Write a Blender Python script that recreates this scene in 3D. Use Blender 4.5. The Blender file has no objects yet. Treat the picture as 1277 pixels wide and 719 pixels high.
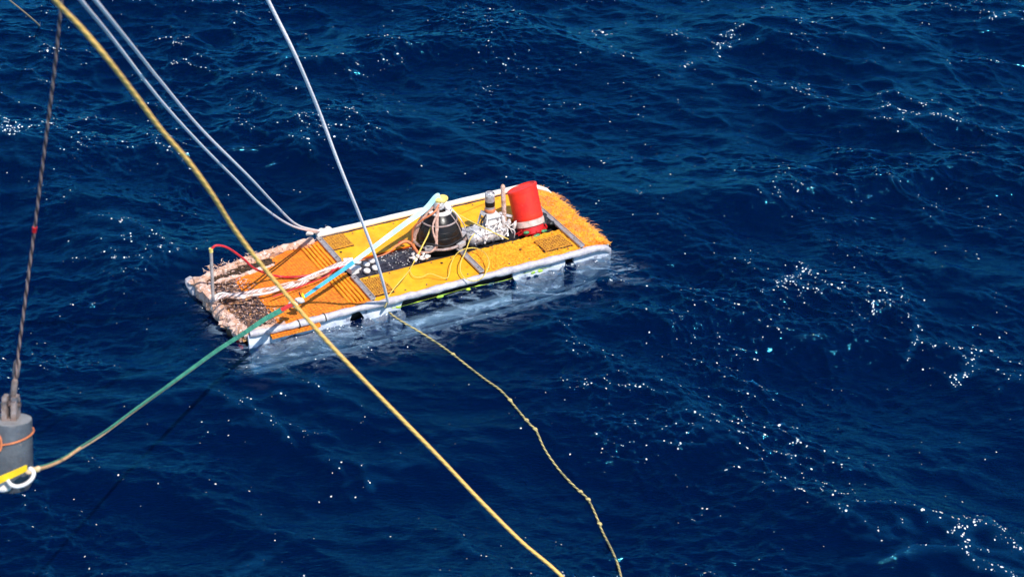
import bpy, math, random
import numpy as np
from mathutils import Vector, Matrix, noise

random.seed(7)
C = bpy.context.scene
COL = C.collection
R = math.radians

# ------------------------------------------------------------------ camera
CAM_H, PITCH, FPX, PW, PH = 10.21, R(30.0), 2450.0, 1277.0, 719.0
cam_d = bpy.data.cameras.new('camera')
cam = bpy.data.objects.new('camera', cam_d)
COL.objects.link(cam)
cam.location = (0, 0, CAM_H)
cam.rotation_euler = (R(90) - PITCH, 0, 0)
cam_d.sensor_width = 36.0
cam_d.lens = FPX / PW * 36.0
cam_d.clip_start = 0.1
cam_d.clip_end = 20000
cam_d.dof.use_dof = True
cam_d.dof.focus_distance = 20.3
cam_d.dof.aperture_fstop = 2.6
C.camera = cam

# ------------------------------------------------------------------ light
SUN_EL, SUN_AZ = 54.0, 141.0          # azimuth clockwise from +Y (away from the camera); from the right, a little behind the viewer
w = bpy.data.worlds.new('World')
C.world = w
w.use_nodes = True
nt = w.node_tree
for n in list(nt.nodes):
    nt.nodes.remove(n)
out = nt.nodes.new('ShaderNodeOutputWorld')
bg = nt.nodes.new('ShaderNodeBackground')
sky = nt.nodes.new('ShaderNodeTexSky')
sky.sky_type = 'NISHITA'
sky.sun_disc = False
sky.sun_elevation = R(SUN_EL)
sky.sun_rotation = R(SUN_AZ)
sky.altitude = 0
sky.air_density = 1.0
sky.dust_density = 0.2
sky.ozone_density = 3.0
bg.inputs['Strength'].default_value = 0.13
nt.links.new(sky.outputs[0], bg.inputs[0])
nt.links.new(bg.outputs[0], out.inputs[0])

sd = bpy.data.lights.new('sun', 'SUN')
sd.energy = 4.6
sd.angle = R(0.53)
sd.color = (1.0, 0.95, 0.88)
sun = bpy.data.objects.new('sun', sd)
COL.objects.link(sun)
to_sun = Vector((math.cos(R(SUN_EL)) * math.sin(R(SUN_AZ)), math.cos(R(SUN_EL)) * math.cos(R(SUN_AZ)), math.sin(R(SUN_EL))))
sun.rotation_euler = to_sun.to_track_quat('Z', 'Y').to_euler()

C.view_settings.view_transform = 'Standard'
C.view_settings.look = 'None'
C.view_settings.exposure = 0.3
C.view_settings.gamma = 1.0
C.render.engine = 'CYCLES'
C.cycles.max_bounces = 8
C.cycles.transparent_max_bounces = 12
C.cycles.use_denoising = True
C.cycles.sample_clamp_indirect = 4.0
C.cycles.adaptive_threshold = 0.02

# ------------------------------------------------------------------ coordinates
CP, SP = math.cos(PITCH), math.sin(PITCH)
def ray(px, py):
    return Vector(((px - PW / 2) / FPX, CP - SP * (py - PH / 2) / FPX, -SP - CP * (py - PH / 2) / FPX))
def at(px, py, z=None, d=None):
    """world point seen in direction (px, py) at height z, or d metres away"""
    r = ray(px, py)
    if z is not None:
        t = (z - CAM_H) / r.z
    else:
        t = d / r.length
    return Vector((0, 0, CAM_H)) + r * t
SX, SY, YAW = -1.125, 18.14, 0.4752
SM = Matrix.Translation((SX, SY, 0)) @ Matrix.Rotation(YAW, 4, 'Z')
SMI = SM.inverted()
def S(x, y, z):
    return SM @ Vector((x, y, z))
def loc_at(px, py, z):
    """the same point in the sled's own coordinates"""
    return SMI @ at(px, py, z=z)

# ------------------------------------------------------------------ materials
def nodes(name):
    m = bpy.data.materials.new(name)
    m.use_nodes = True
    return m, m.node_tree, m.node_tree.nodes['Principled BSDF']

def mat(name, col, col2=None, scale=8.0, rough=0.6, bump=0.0, bscale=None, metal=0.0, coord='Object', spread=(0.4, 0.6),
        col3=None, scale3=3.0, thr3=0.6, detail=6.0, spec=0.5, weave=None, sss=0.0):
    m, t, p = nodes(name)
    L = t.links.new
    tc = t.nodes.new('ShaderNodeTexCoord')
    p.inputs['Roughness'].default_value = rough
    p.inputs['Metallic'].default_value = metal
    p.inputs['Specular IOR Level'].default_value = spec
    base = t.nodes.new('ShaderNodeRGB')
    base.outputs[0].default_value = (*col, 1)
    colout = base.outputs[0]
    if col2 is not None:
        n = t.nodes.new('ShaderNodeTexNoise')
        n.inputs['Scale'].default_value = scale
        n.inputs['Detail'].default_value = detail
        n.inputs['Roughness'].default_value = 0.65
        L(tc.outputs[coord], n.inputs['Vector'])
        mr = t.nodes.new('ShaderNodeMapRange')
        mr.inputs['From Min'].default_value = spread[0]
        mr.inputs['From Max'].default_value = spread[1]
        L(n.outputs['Fac'], mr.inputs['Value'])
        mx = t.nodes.new('ShaderNodeMix'); mx.data_type = 'RGBA'
        mx.inputs['B'].default_value = (*col2, 1)
        L(mr.outputs[0], mx.inputs['Factor']); L(colout, mx.inputs['A'])
        colout = mx.outputs['Result']
    if col3 is not None:
        n = t.nodes.new('ShaderNodeTexNoise')
        n.inputs['Scale'].default_value = scale3
        n.inputs['Detail'].default_value = 8
        n.inputs['Roughness'].default_value = 0.7
        L(tc.outputs[coord], n.inputs['Vector'])
        mr = t.nodes.new('ShaderNodeMapRange')
        mr.inputs['From Min'].default_value = thr3
        mr.inputs['From Max'].default_value = thr3 + 0.06
        L(n.outputs['Fac'], mr.inputs['Value'])
        mx = t.nodes.new('ShaderNodeMix'); mx.data_type = 'RGBA'
        mx.inputs['B'].default_value = (*col3, 1)
        L(mr.outputs[0], mx.inputs['Factor']); L(colout, mx.inputs['A'])
        colout = mx.outputs['Result']
    hgt = None
    if weave:
        # (frequency along x, frequency along y, dark colour, amount)
        fx, fy, wc, amt = weave
        sp = t.nodes.new('ShaderNodeSeparateXYZ')
        L(tc.outputs[coord], sp.inputs[0])
        def wav(o, f):
            a = t.nodes.new('ShaderNodeMath'); a.operation = 'MULTIPLY'; a.inputs[1].default_value = f
            L(o, a.inputs[0])
            b = t.nodes.new('ShaderNodeMath'); b.operation = 'SINE'; L(a.outputs[0], b.inputs[0])
            return b.outputs[0]
        ws = wav(sp.outputs[0], fx), wav(sp.outputs[1], fy)
        mn = t.nodes.new('ShaderNodeMath'); mn.operation = 'ADD'
        L(ws[0], mn.inputs[0]); L(ws[1], mn.inputs[1])
        mr = t.nodes.new('ShaderNodeMapRange')
        mr.inputs['From Min'].default_value = -2; mr.inputs['From Max'].default_value = 0.4
        mr.inputs['To Min'].default_value = amt; mr.inputs['To Max'].default_value = 0
        L(mn.outputs[0], mr.inputs['Value'])
        mx = t.nodes.new('ShaderNodeMix'); mx.data_type = 'RGBA'
        mx.inputs['B'].default_value = (*wc, 1)
        L(mr.outputs[0], mx.inputs['Factor']); L(colout, mx.inputs['A'])
        colout = mx.outputs['Result']
        hgt = mn.outputs[0]
    L(colout, p.inputs['Base Color'])
    if bump:
        b = t.nodes.new('ShaderNodeBump')
        b.inputs['Strength'].default_value = 1.0
        b.inputs['Distance'].default_value = bump
        n = t.nodes.new('ShaderNodeTexNoise')
        n.inputs['Scale'].default_value = bscale or scale * 3
        n.inputs['Detail'].default_value = 5
        L(tc.outputs[coord], n.inputs['Vector'])
        if hgt is not None:
            ad = t.nodes.new('ShaderNodeMath'); ad.operation = 'MULTIPLY_ADD'
            ad.inputs[1].default_value = 0.35
            L(hgt, ad.inputs[0]); L(n.outputs['Fac'], ad.inputs[2])
            L(ad.outputs[0], b.inputs['Height'])
        else:
            L(n.outputs['Fac'], b.inputs['Height'])
        L(b.outputs[0], p.inputs['Normal'])
    return m

def rope_mat(name, col, col2, pitch=0.04, strands=3, rough=0.75, bump=0.003, dirt=None, metal=0.0, thr=0.0, dthr=0.55):
    """laid rope: strands spiral round the tube, from UV (x round the tube, y metres along it)"""
    m, t, p = nodes(name)
    L = t.links.new
    p.inputs['Roughness'].default_value = rough
    p.inputs['Metallic'].default_value = metal
    uv = t.nodes.new('ShaderNodeUVMap')
    sp = t.nodes.new('ShaderNodeSeparateXYZ'); L(uv.outputs[0], sp.inputs[0])
    a = t.nodes.new('ShaderNodeMath'); a.operation = 'MULTIPLY'; a.inputs[1].default_value = 2 * math.pi * strands
    L(sp.outputs[0], a.inputs[0])
    b = t.nodes.new('ShaderNodeMath'); b.operation = 'MULTIPLY_ADD'; b.inputs[1].default_value = 2 * math.pi / pitch
    L(sp.outputs[1], b.inputs[0]); L(a.outputs[0], b.inputs[2])
    s = t.nodes.new('ShaderNodeMath'); s.operation = 'SINE'; L(b.outputs[0], s.inputs[0])
    mr = t.nodes.new('ShaderNodeMapRange')
    mr.inputs['From Min'].default_value = -0.9 + thr; mr.inputs['From Max'].default_value = 0.5 + thr
    L(s.outputs[0], mr.inputs['Value'])
    mx = t.nodes.new('ShaderNodeMix'); mx.data_type = 'RGBA'
    mx.inputs['A'].default_value = (*col2, 1); mx.inputs['B'].default_value = (*col, 1)
    L(mr.outputs[0], mx.inputs['Factor'])
    co = mx.outputs['Result']
    if dirt:
        tc = t.nodes.new('ShaderNodeTexCoord')
        n = t.nodes.new('ShaderNodeTexNoise'); n.inputs['Scale'].default_value = 9; n.inputs['Detail'].default_value = 6
        L(tc.outputs['Object'], n.inputs['Vector'])
        m2 = t.nodes.new('ShaderNodeMapRange'); m2.inputs['From Min'].default_value = dthr; m2.inputs['From Max'].default_value = dthr + 0.15
        L(n.outputs['Fac'], m2.inputs['Value'])
        x2 = t.nodes.new('ShaderNodeMix'); x2.data_type = 'RGBA'; x2.inputs['B'].default_value = (*dirt, 1)
        L(m2.outputs[0], x2.inputs['Factor']); L(co, x2.inputs['A'])
        co = x2.outputs['Result']
    L(co, p.inputs['Base Color'])
    bp = t.nodes.new('ShaderNodeBump'); bp.inputs['Strength'].default_value = 1; bp.inputs['Distance'].default_value = bump
    L(s.outputs[0], bp.inputs['Height']); L(bp.outputs[0], p.inputs['Normal'])
    return m

M = {}
M['yellow'] = mat('yellow_panel', (0.92, 0.47, 0.008), (0.86, 0.34, 0.006), 5, 0.55, 0.004, 160, col3=(0.66, 0.20, 0.01), scale3=9, thr3=0.62)
M['yellow_fuzzy'] = mat('yellow_matting', (0.93, 0.46, 0.010), (0.84, 0.27, 0.006), 38, 0.8, 0.012, 120, spread=(0.40, 0.66))
M['apron'] = mat('apron_matting', (0.90, 0.33, 0.012), (0.76, 0.15, 0.008), 30, 0.85, 0.015, 60)
M['orange_mat'] = mat('orange_matting', (0.90, 0.27, 0.005), (0.80, 0.17, 0.004), 22, 0.8, 0.006, 90, weave=(210, 250, (0.45, 0.07, 0.004), 0.5))
M['orange_mat_worn'] = mat('orange_matting_worn', (0.90, 0.29, 0.008), (0.76, 0.17, 0.006), 30, 0.85, 0.010, 70, weave=(170, 190, (0.45, 0.07, 0.006), 0.45), col3=(0.75, 0.40, 0.10), scale3=40, thr3=0.6)
M['orange_deep'] = mat('orange_underlay', (0.62, 0.10, 0.006), (0.40, 0.05, 0.005), 30, 0.7, 0.003)
M['rib'] = mat('yellow_rib', (0.86, 0.36, 0.008), (0.80, 0.27, 0.006), 20, 0.5)
M['growth'] = mat('marine_growth', (0.72, 0.49, 0.41), (0.50, 0.27, 0.17), 13, 0.85, 0.014, 60, col3=(0.84, 0.74, 0.70), scale3=18, thr3=0.56)
M['black_grid'] = mat('black_grid', (0.03, 0.022, 0.02), (0.10, 0.05, 0.02), 40, 0.6, 0.002)
M['grid_tan'] = mat('grid_tan', (0.72, 0.34, 0.03), (0.50, 0.20, 0.03), 30, 0.6, 0.002)
M['grid_hole'] = mat('grid_backing', (0.015, 0.01, 0.01), (0.75, 0.09, 0.006), 14, 0.7, 0.003, spread=(0.58, 0.72))
M['growth_fibre'] = mat('growth_fibre', (0.80, 0.60, 0.50), (0.50, 0.24, 0.12), 14, 0.85)
M['underlay'] = mat('fouled_underlay', (0.80, 0.38, 0.12), (0.22, 0.12, 0.12), 18, 0.8, 0.006, spread=(0.42, 0.60), col3=(0.72, 0.52, 0.42), scale3=24, thr3=0.6)
M['grid_fouled'] = mat('fouled_grid', (0.035, 0.03, 0.045), (0.30, 0.15, 0.08), 30, 0.7, 0.004, spread=(0.45, 0.62))
M['white_rim'] = mat('white_rim', (0.56, 0.53, 0.55), (0.40, 0.37, 0.41), 14, 0.55, 0.006, 50, col3=(0.45, 0.38, 0.36), scale3=18, thr3=0.64)
M['white_rim_clean'] = mat('white_rim_clean', (0.84, 0.82, 0.76), (0.74, 0.70, 0.62), 10, 0.5, 0.003, 50)
M['hull_white'] = mat('hull_plate', (0.58, 0.60, 0.66), (0.36, 0.40, 0.48), 7, 0.6, 0.02, 8, col3=(0.16, 0.18, 0.24), scale3=7, thr3=0.57)
M['hull_dark'] = mat('hull_interior', (0.006, 0.006, 0.008), (0.02, 0.018, 0.02), 8, 0.7)
M['steel'] = mat('galvanised_steel', (0.46, 0.43, 0.44), (0.34, 0.29, 0.28), 25, 0.42, 0.002, metal=0.35)
M['steel_dark'] = mat('worn_steel', (0.22, 0.19, 0.19), (0.12, 0.08, 0.07), 25, 0.5, 0.002, metal=0.4)
M['silver'] = mat('silver_fittings', (0.74, 0.72, 0.72), (0.45, 0.42, 0.43), 25, 0.4, 0.006, metal=0.3, col3=(0.10, 0.08, 0.08), scale3=22, thr3=0.55)
M['white_plastic'] = mat('white_plastic', (0.80, 0.78, 0.76), (0.62, 0.57, 0.55), 15, 0.45, 0.003)
M['black_gloss'] = mat('black_housing', (0.006, 0.006, 0.008), (0.014, 0.009, 0.007), 6, 0.30, 0.002, spec=0.35, col3=(0.10, 0.045, 0.02), scale3=5, thr3=0.66)
M['band'] = mat('body_band', (0.02, 0.014, 0.010), (0.008, 0.007, 0.007), 8, 0.25)
M['black_tray'] = mat('black_tray', (0.010, 0.010, 0.016), (0.05, 0.045, 0.06), 20, 0.3, 0.01, 40)
M['red'] = mat('red_float_paint', (0.92, 0.032, 0.008), (0.72, 0.014, 0.008), 6, 0.5, 0.003, 45, col3=(0.88, 0.16, 0.12), scale3=16, thr3=0.66)
M['red_plain'] = mat('red_webbing', (0.65, 0.012, 0.014), (0.45, 0.01, 0.012), 20, 0.5)
M['clear_band'] = mat('milky_band', (0.78, 0.55, 0.50), (0.45, 0.40, 0.34), 16, 0.25)
M['green_fit'] = mat('green_fitting', (0.06, 0.34, 0.13), (0.04, 0.18, 0.08), 20, 0.4)
M['blush'] = mat('fouled_tube', (0.66, 0.42, 0.34), (0.40, 0.22, 0.17), 30, 0.7, 0.006, col3=(0.10, 0.07, 0.07), scale3=26, thr3=0.60)
M['cage'] = mat('cage_bar', (0.52, 0.42, 0.40), (0.36, 0.25, 0.22), 25, 0.4, 0.002, metal=0.3)
M['rod'] = mat('grey_rod', (0.42, 0.37, 0.36), (0.32, 0.27, 0.26), 16, 0.5)
M['yellow_pad'] = mat('yellow_pad', (0.86, 0.72, 0.26), (0.66, 0.48, 0.10), 22, 0.7, 0.004)
M['black_band'] = mat('black_tie', (0.012, 0.012, 0.014), None, rough=0.5)
M['lime'] = mat('lime_fringe', (0.50, 0.66, 0.04), (0.22, 0.42, 0.06), 10, 0.7)
M['strap_blue'] = mat('pale_blue_webbing', (0.50, 0.80, 0.84), (0.36, 0.68, 0.76), 6, 0.7, 0.002, 150)
M['strap_teal'] = mat('teal_webbing', (0.06, 0.42, 0.58), (0.03, 0.30, 0.46), 12, 0.7, 0.003, 120)
M['strap_green'] = mat('green_webbing', (0.04, 0.26, 0.165), (0.02, 0.15, 0.11), 10, 0.75, 0.004, 90, col3=(0.30, 0.55, 0.42), scale3=30, thr3=0.62)
M['strap_yellow'] = mat('yellow_webbing', (0.90, 0.62, 0.01), (0.80, 0.50, 0.01), 10, 0.7, 0.002, 150)
M['strand_yellow'] = mat('netting_strand_yellow', (0.93, 0.47, 0.025), (0.86, 0.28, 0.012), 9, 0.7)
M['strand_orange'] = mat('netting_strand_orange', (0.85, 0.36, 0.06), (0.66, 0.28, 0.12), 9, 0.7)
M['weight'] = mat('weight_paint', (0.095, 0.105, 0.12), (0.06, 0.065, 0.08), 6, 0.33, 0.005, 30, col3=(0.20, 0.16, 0.14), scale3=12, thr3=0.60)
M['weight_top'] = mat('weight_cap', (0.27, 0.265, 0.27), (0.18, 0.17, 0.17), 8, 0.5, 0.003, 30)
M['clevis'] = mat('clevis_steel', (0.38, 0.30, 0.28), (0.24, 0.16, 0.13), 14, 0.5, 0.003, metal=0.3)
M['rubber_white'] = mat('white_hose', (0.80, 0.76, 0.74), (0.62, 0.56, 0.54), 14, 0.5)
M['hose_red'] = mat('red_hose', (0.62, 0.018, 0.03), (0.42, 0.02, 0.03), 12, 0.35)
M['cord_orange'] = mat('orange_cord', (0.72, 0.22, 0.08), (0.55, 0.16, 0.06), 14, 0.5)
M['knot_white'] = mat('white_wrap', (0.82, 0.80, 0.76), (0.6, 0.5, 0.45), 30, 0.7, 0.006)
M['rope_cable'] = rope_mat('yellow_cable', (1.0, 0.60, 0.17), (0.95, 0.50, 0.12), 0.075, 3, 0.6, 0.0008, dirt=(0.88, 0.46, 0.16), dthr=0.6)
M['rope_white'] = rope_mat('white_rope', (0.96, 0.86, 0.86), (0.88, 0.78, 0.79), 0.05, 3, 0.8, 0.0003)
M['rope_wire'] = rope_mat('wire_rope', (0.50, 0.32, 0.28), (0.05, 0.03, 0.03), 0.10, 2, 0.5, 0.002, metal=0.2, thr=0.25)
M['rope_tan'] = rope_mat('tan_rope', (0.80, 0.56, 0.36), (0.56, 0.34, 0.16), 0.05, 3, 0.8, 0.002, dirt=(0.42, 0.36, 0.10))
M['rope_peach'] = rope_mat('peach_rope', (0.84, 0.50, 0.26), (0.66, 0.28, 0.10), 0.05, 3, 0.8, 0.002, dirt=(0.86, 0.66, 0.30))
M['rope_line'] = rope_mat('floating_line', (0.72, 0.56, 0.22), (0.14, 0.12, 0.07), 0.07, 2, 0.8, 0.003, dirt=(0.16, 0.17, 0.10), dthr=0.52)
M['cord_yellow'] = rope_mat('yellow_cord', (0.88, 0.68, 0.16), (0.62, 0.42, 0.06), 0.03, 3, 0.7, 0.001)
M['rope_bundle'] = rope_mat('bundle_rope', (0.80, 0.70, 0.66), (0.42, 0.30, 0.30), 0.06, 3, 0.8, 0.003, dirt=(0.30, 0.18, 0.18))
M['rope_green'] = rope_mat('green_rope', (0.10, 0.42, 0.26), (0.05, 0.22, 0.15), 0.06, 3, 0.8, 0.003)

# ------------------------------------------------------------------ mesh helpers
class MB:
    def __init__(s):
        s.v, s.f, s.uv, s.mi = [], [], [], []
        s.cur = 0
    def face(s, idx, uvs=None):
        s.f.append(tuple(idx)); s.uv.extend(uvs if uvs else [(0, 0)] * len(idx)); s.mi.append(s.cur)
    def box(s, c, size, rot=None, taper=1.0):
        b = len(s.v)
        for z in (-1, 1):
            k = taper if z > 0 else 1
            for x, y in ((-1, -1), (1, -1), (1, 1), (-1, 1)):
                p = Vector((x * size[0] / 2 * k, y * size[1] / 2 * k, z * size[2] / 2))
                if rot is not None:
                    p = rot @ p
                s.v.append(p + Vector(c))
        for q in ((3, 2, 1, 0), (4, 5, 6, 7), (0, 1, 5, 4), (1, 2, 6, 5), (2, 3, 7, 6), (3, 0, 4, 7)):
            s.face([b + i for i in q])
        return s
    def tube(s, pts, r, n=10, closed=False, jitter=0.0, jfreq=9.0, caps=True, flat=1.0):
        pts = [Vector(p) for p in pts]
        m = len(pts)
        rad = r if isinstance(r, (list, tuple)) else [r] * m
        b = len(s.v)
        t0 = (pts[1] - pts[0]).normalized()
        up = Vector((0, 0, 1)) if abs(t0.z) < 0.9 else Vector((1, 0, 0))
        nrm = (up - t0 * up.dot(t0)).normalized()
        L = [0.0]
        for i in range(1, m):
            L.append(L[-1] + (pts[i] - pts[i - 1]).length)
        for i in range(m):
            if closed:
                t = (pts[(i + 1) % m] - pts[i - 1]).normalized()
            else:
                t = (pts[min(i + 1, m - 1)] - pts[max(i - 1, 0)]).normalized()
            nrm = (nrm - t * nrm.dot(t)).normalized()
            bi = t.cross(nrm)
            for k in range(n):
                a = 2 * math.pi * k / n
                rr = rad[i]
                d = nrm * math.cos(a) * flat + bi * math.sin(a)
                if jitter:
                    q = pts[i] + d * rr
                    rr *= 1 + jitter * noise.fractal(q * jfreq, 1.0, 2.0, 4)
                s.v.append(pts[i] + d * rr)
        lim = m if closed else m - 1
        for i in range(lim):
            j = (i + 1) % m
            l1 = L[j] if j else L[-1] + (pts[0] - pts[-1]).length
            for k in range(n):
                k2 = (k + 1) % n
                s.face((b + i * n + k, b + i * n + k2, b + j * n + k2, b + j * n + k),
                       ((k / n, L[i]), ((k + 1) / n, L[i]), ((k + 1) / n, l1), (k / n, l1)))
        if caps and not closed:
            s.face([b + k for k in range(n)][::-1]); s.face([b + (m - 1) * n + k for k in range(n)])
        return s
    def lathe(s, prof, o=(0, 0, 0), axis=(0, 0, 1), n=28):
        ax = Vector(axis).normalized()
        q = Vector((0, 0, 1)).rotation_difference(ax)
        b = len(s.v)
        for r, z in prof:
            for k in range(n):
                a = 2 * math.pi * k / n
                s.v.append(q @ Vector((r * math.cos(a), r * math.sin(a), z)) + Vector(o))
        for i in range(len(prof) - 1):
            for k in range(n):
                k2 = (k + 1) % n
                s.face((b + i * n + k, b + i * n + k2, b + (i + 1) * n + k2, b + (i + 1) * n + k))
        s.face([b + k for k in range(n)][::-1]); s.face([b + (len(prof) - 1) * n + k for k in range(n)])
        return s
    def ribbon(s, pts, widths, wdirs, th=0.006):
        """flat webbing: a strip of given widths, its width lying along wdirs"""
        pts = [Vector(p) for p in pts]; m = len(pts); b = len(s.v)
        L = 0
        Ls = [0]
        for i in range(1, m):
            Ls.append(Ls[-1] + (pts[i] - pts[i - 1]).length)
        for i in range(m):
            t = (pts[min(i + 1, m - 1)] - pts[max(i - 1, 0)]).normalized()
            wd = Vector(wdirs[i] if isinstance(wdirs, list) else wdirs)
            wd = (wd - t * wd.dot(t)).normalized()
            nn = t.cross(wd)
            for a, c in ((-1, -1), (1, -1), (1, 1), (-1, 1)):
                s.v.append(pts[i] + wd * a * widths[i] / 2 + nn * c * th / 2)
        for i in range(m - 1):
            for k in range(4):
                k2 = (k + 1) % 4
                s.face((b + i * 4 + k, b + i * 4 + k2, b + i * 4 + 4 + k2, b + i * 4 + 4 + k))
        s.face((b + 3, b + 2, b + 1, b)); s.face([b + (m - 1) * 4 + k for k in range(4)])
        return s
    def blob(s, c, rx, ry, rz, amp=0.3, freq=8, nu=14, nv=9):
        b = len(s.v); c = Vector(c)
        for i in range(nv + 1):
            th = math.pi * i / nv
            for k in range(nu):
                a = 2 * math.pi * k / nu
                d = Vector((math.sin(th) * math.cos(a), math.sin(th) * math.sin(a), math.cos(th)))
                q = Vector((d.x * rx, d.y * ry, d.z * rz))
                f = 1 + amp * noise.fractal((c + q) * freq, 1.0, 2.0, 3)
                s.v.append(c + q * f)
        for i in range(nv):
            for k in range(nu):
                k2 = (k + 1) % nu
                s.face((b + i * nu + k, b + (i + 1) * nu + k, b + (i + 1) * nu + k2, b + i * nu + k2))
        return s
    def sheet(s, x0, x1, y0, y1, z, nx, ny, th=0.03, amp=0.004, freq=6):
        """panel with thickness; y0 / y1 / z may be functions"""
        f0 = y0 if callable(y0) else (lambda x: y0)
        f1 = y1 if callable(y1) else (lambda x: y1)
        fz = z if callable(z) else (lambda x, y: z)
        b = len(s.v)
        for i in range(nx + 1):
            x = x0 + (x1 - x0) * i / nx
            for j in range(ny + 1):
                y = f0(x) + (f1(x) - f0(x)) * j / ny
                s.v.append(Vector((x, y, fz(x, y) + amp * noise.fractal(Vector((x, y, 0.3)) * freq, 1.0, 2.0, 4))))
        nb = len(s.v) - b
        for i in range(nb):
            q = s.v[b + i]; s.v.append(Vector((q.x, q.y, q.z - th)))
        W = ny + 1
        for i in range(nx):
            for j in range(ny):
                a = b + i * W + j
                s.face((a, a + W, a + W + 1, a + 1)); a += nb; s.face((a, a + 1, a + W + 1, a + W))
        for i in range(nx):
            for j in (0, ny):
                a = b + i * W + j
                q = (a, a + nb, a + W + nb, a + W)
                s.face(q if j == 0 else q[::-1])
        for j in range(ny):
            for i in (0, nx):
                a = b + i * W + j
                q = (a, a + 1, a + 1 + nb, a + nb)
                s.face(q if i == 0 else q[::-1])
        return s
    def build(s, name, m, parent=None, smooth=True, origin=None, link=True):
        me = bpy.data.meshes.new(name)
        o0 = Vector(origin) if origin is not None else Vector((0, 0, 0))
        me.from_pydata([tuple(p - o0) for p in s.v], [], s.f)
        uvl = me.uv_layers.new(name='UVMap')
        uvl.data.foreach_set('uv', np.array(s.uv, dtype=np.float32).ravel())
        ms = m if isinstance(m, (list, tuple)) else [m]
        for q in ms:
            me.materials.append(q)
        if len(ms) > 1:
            me.polygons.foreach_set('material_index', np.array(s.mi, dtype=np.int32))
        if smooth:
            me.polygons.foreach_set('use_smooth', np.ones(len(me.polygons), dtype=bool))
            try:
                me.set_sharp_from_angle(angle=R(40))
            except Exception:
                pass
        me.update()
        o = bpy.data.objects.new(name, me)
        COL.objects.link(o)
        o.location = o0
        if parent is not None:
            o.parent = parent
        return o

def smoothpath(P, n=8):
    P = [Vector(p) for p in P]
    Q = [P[0] * 2 - P[1]] + P + [P[-1] * 2 - P[-2]]
    out = []
    for i in range(1, len(Q) - 2):
        a, b, c, d = Q[i - 1:i + 3]
        for k in range(n):
            t = k / n
            out.append(0.5 * ((2 * b) + (c - a) * t + (2 * a - 5 * b + 4 * c - d) * t * t + (3 * b - 3 * c + d - a) * t ** 3))
    out.append(P[-1])
    return out

def tag(o, label=None, cat=None, group=None, kind=None):
    if label: o['label'] = label
    if cat: o['category'] = cat
    if group: o['group'] = group
    if kind: o['kind'] = kind
    return o

def empty(name, loc, rz=0.0):
    o = bpy.data.objects.new(name, None)
    COL.objects.link(o)
    o.empty_display_size = 0.1
    o.location = loc
    o.rotation_euler = (0, 0, rz)
    return o

# ------------------------------------------------------------------ the sea
def spectrum_tile(N, size, kmin, kmax, B, wind, spread, seed, chop, peak=None):
    rng = np.random.default_rng(seed)
    k1 = 2 * np.pi * np.fft.fftfreq(N, size / N)
    kx, ky = np.meshgrid(k1, k1, indexing='ij')
    k = np.hypot(kx, ky); k[0, 0] = 1
    cosw = (kx * wind[0] + ky * wind[1]) / k
    D = np.where(cosw > 0, np.abs(cosw) ** spread, 0.12 * np.abs(cosw) ** spread) + 0.03
    D /= D[k < kmax].mean() * 2 * np.pi
    F = B * k ** -4.0 * D
    if peak:
        F *= np.exp(-1.25 * (peak / k) ** 2)
    F *= (1 / (1 + np.exp(-(k - kmin) / (0.08 * kmin)))) * np.exp(-(k / kmax) ** 4)
    F[0, 0] = 0
    dk = 2 * np.pi / size
    amp = np.sqrt(F / 2) * dk
    h = amp * (rng.standard_normal((N, N)) + 1j * rng.standard_normal((N, N)))
    h = h * N * N
    def ift(a): return np.real(np.fft.ifft2(a)) * math.sqrt(2) / 1.0
    H = ift(h)
    DX = ift(1j * kx / k * h) * -chop * -1
    DY = ift(1j * ky / k * h) * -chop * -1
    dxx = np.gradient(DX, size / N, axis=0); dyy = np.gradient(DY, size / N, axis=1)
    dxy = np.gradient(DX, size / N, axis=1)
    J = (1 + dxx) * (1 + dyy) - dxy ** 2
    return H, DX, DY, J

def sample(F, X, Y, size, ang, off):
    """smooth periodic sampling of a tile turned by ang"""
    c, s = math.cos(ang), math.sin(ang)
    N = F.shape[0]
    u = ((X * c + Y * s) / size + off[0]) * N
    v = ((-X * s + Y * c) / size + off[1]) * N
    iu = np.floor(u).astype(np.int64); iv = np.floor(v).astype(np.int64)
    fu = u - iu; fv = v - iv
    i0 = iu % N; i1 = (iu + 1) % N; j0 = iv % N; j1 = (iv + 1) % N
    return (F[i0, j0] * (1 - fu) * (1 - fv) + F[i1, j0] * fu * (1 - fv) + F[i0, j1] * (1 - fu) * fv + F[i1, j1] * fu * fv)

def axis_coords(a, b, step, far):
    core = np.arange(a, b + step * 0.5, step)
    up = [core[-1]]; d = step
    while up[-1] < far:
        d *= 1.22; up.append(up[-1] + d)
    dn = [core[0]]; d = step
    while dn[-1] > -far:
        d *= 1.22; dn.append(dn[-1] - d)
    return np.concatenate([np.array(dn[1:][::-1]), core, np.array(up[1:])])

def yfar(x):
    return 0.80 - 0.12 * max(0, min(1, (-1.2 - x) / 0.9)) ** 1.3 - 0.10 * max(0, min(1, (x - 1.75) / 0.35)) ** 2
def ynear(x):
    return -0.70 + 0.05 * max(0, min(1, (-1.6 - x) / 0.5)) ** 1.3

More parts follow.
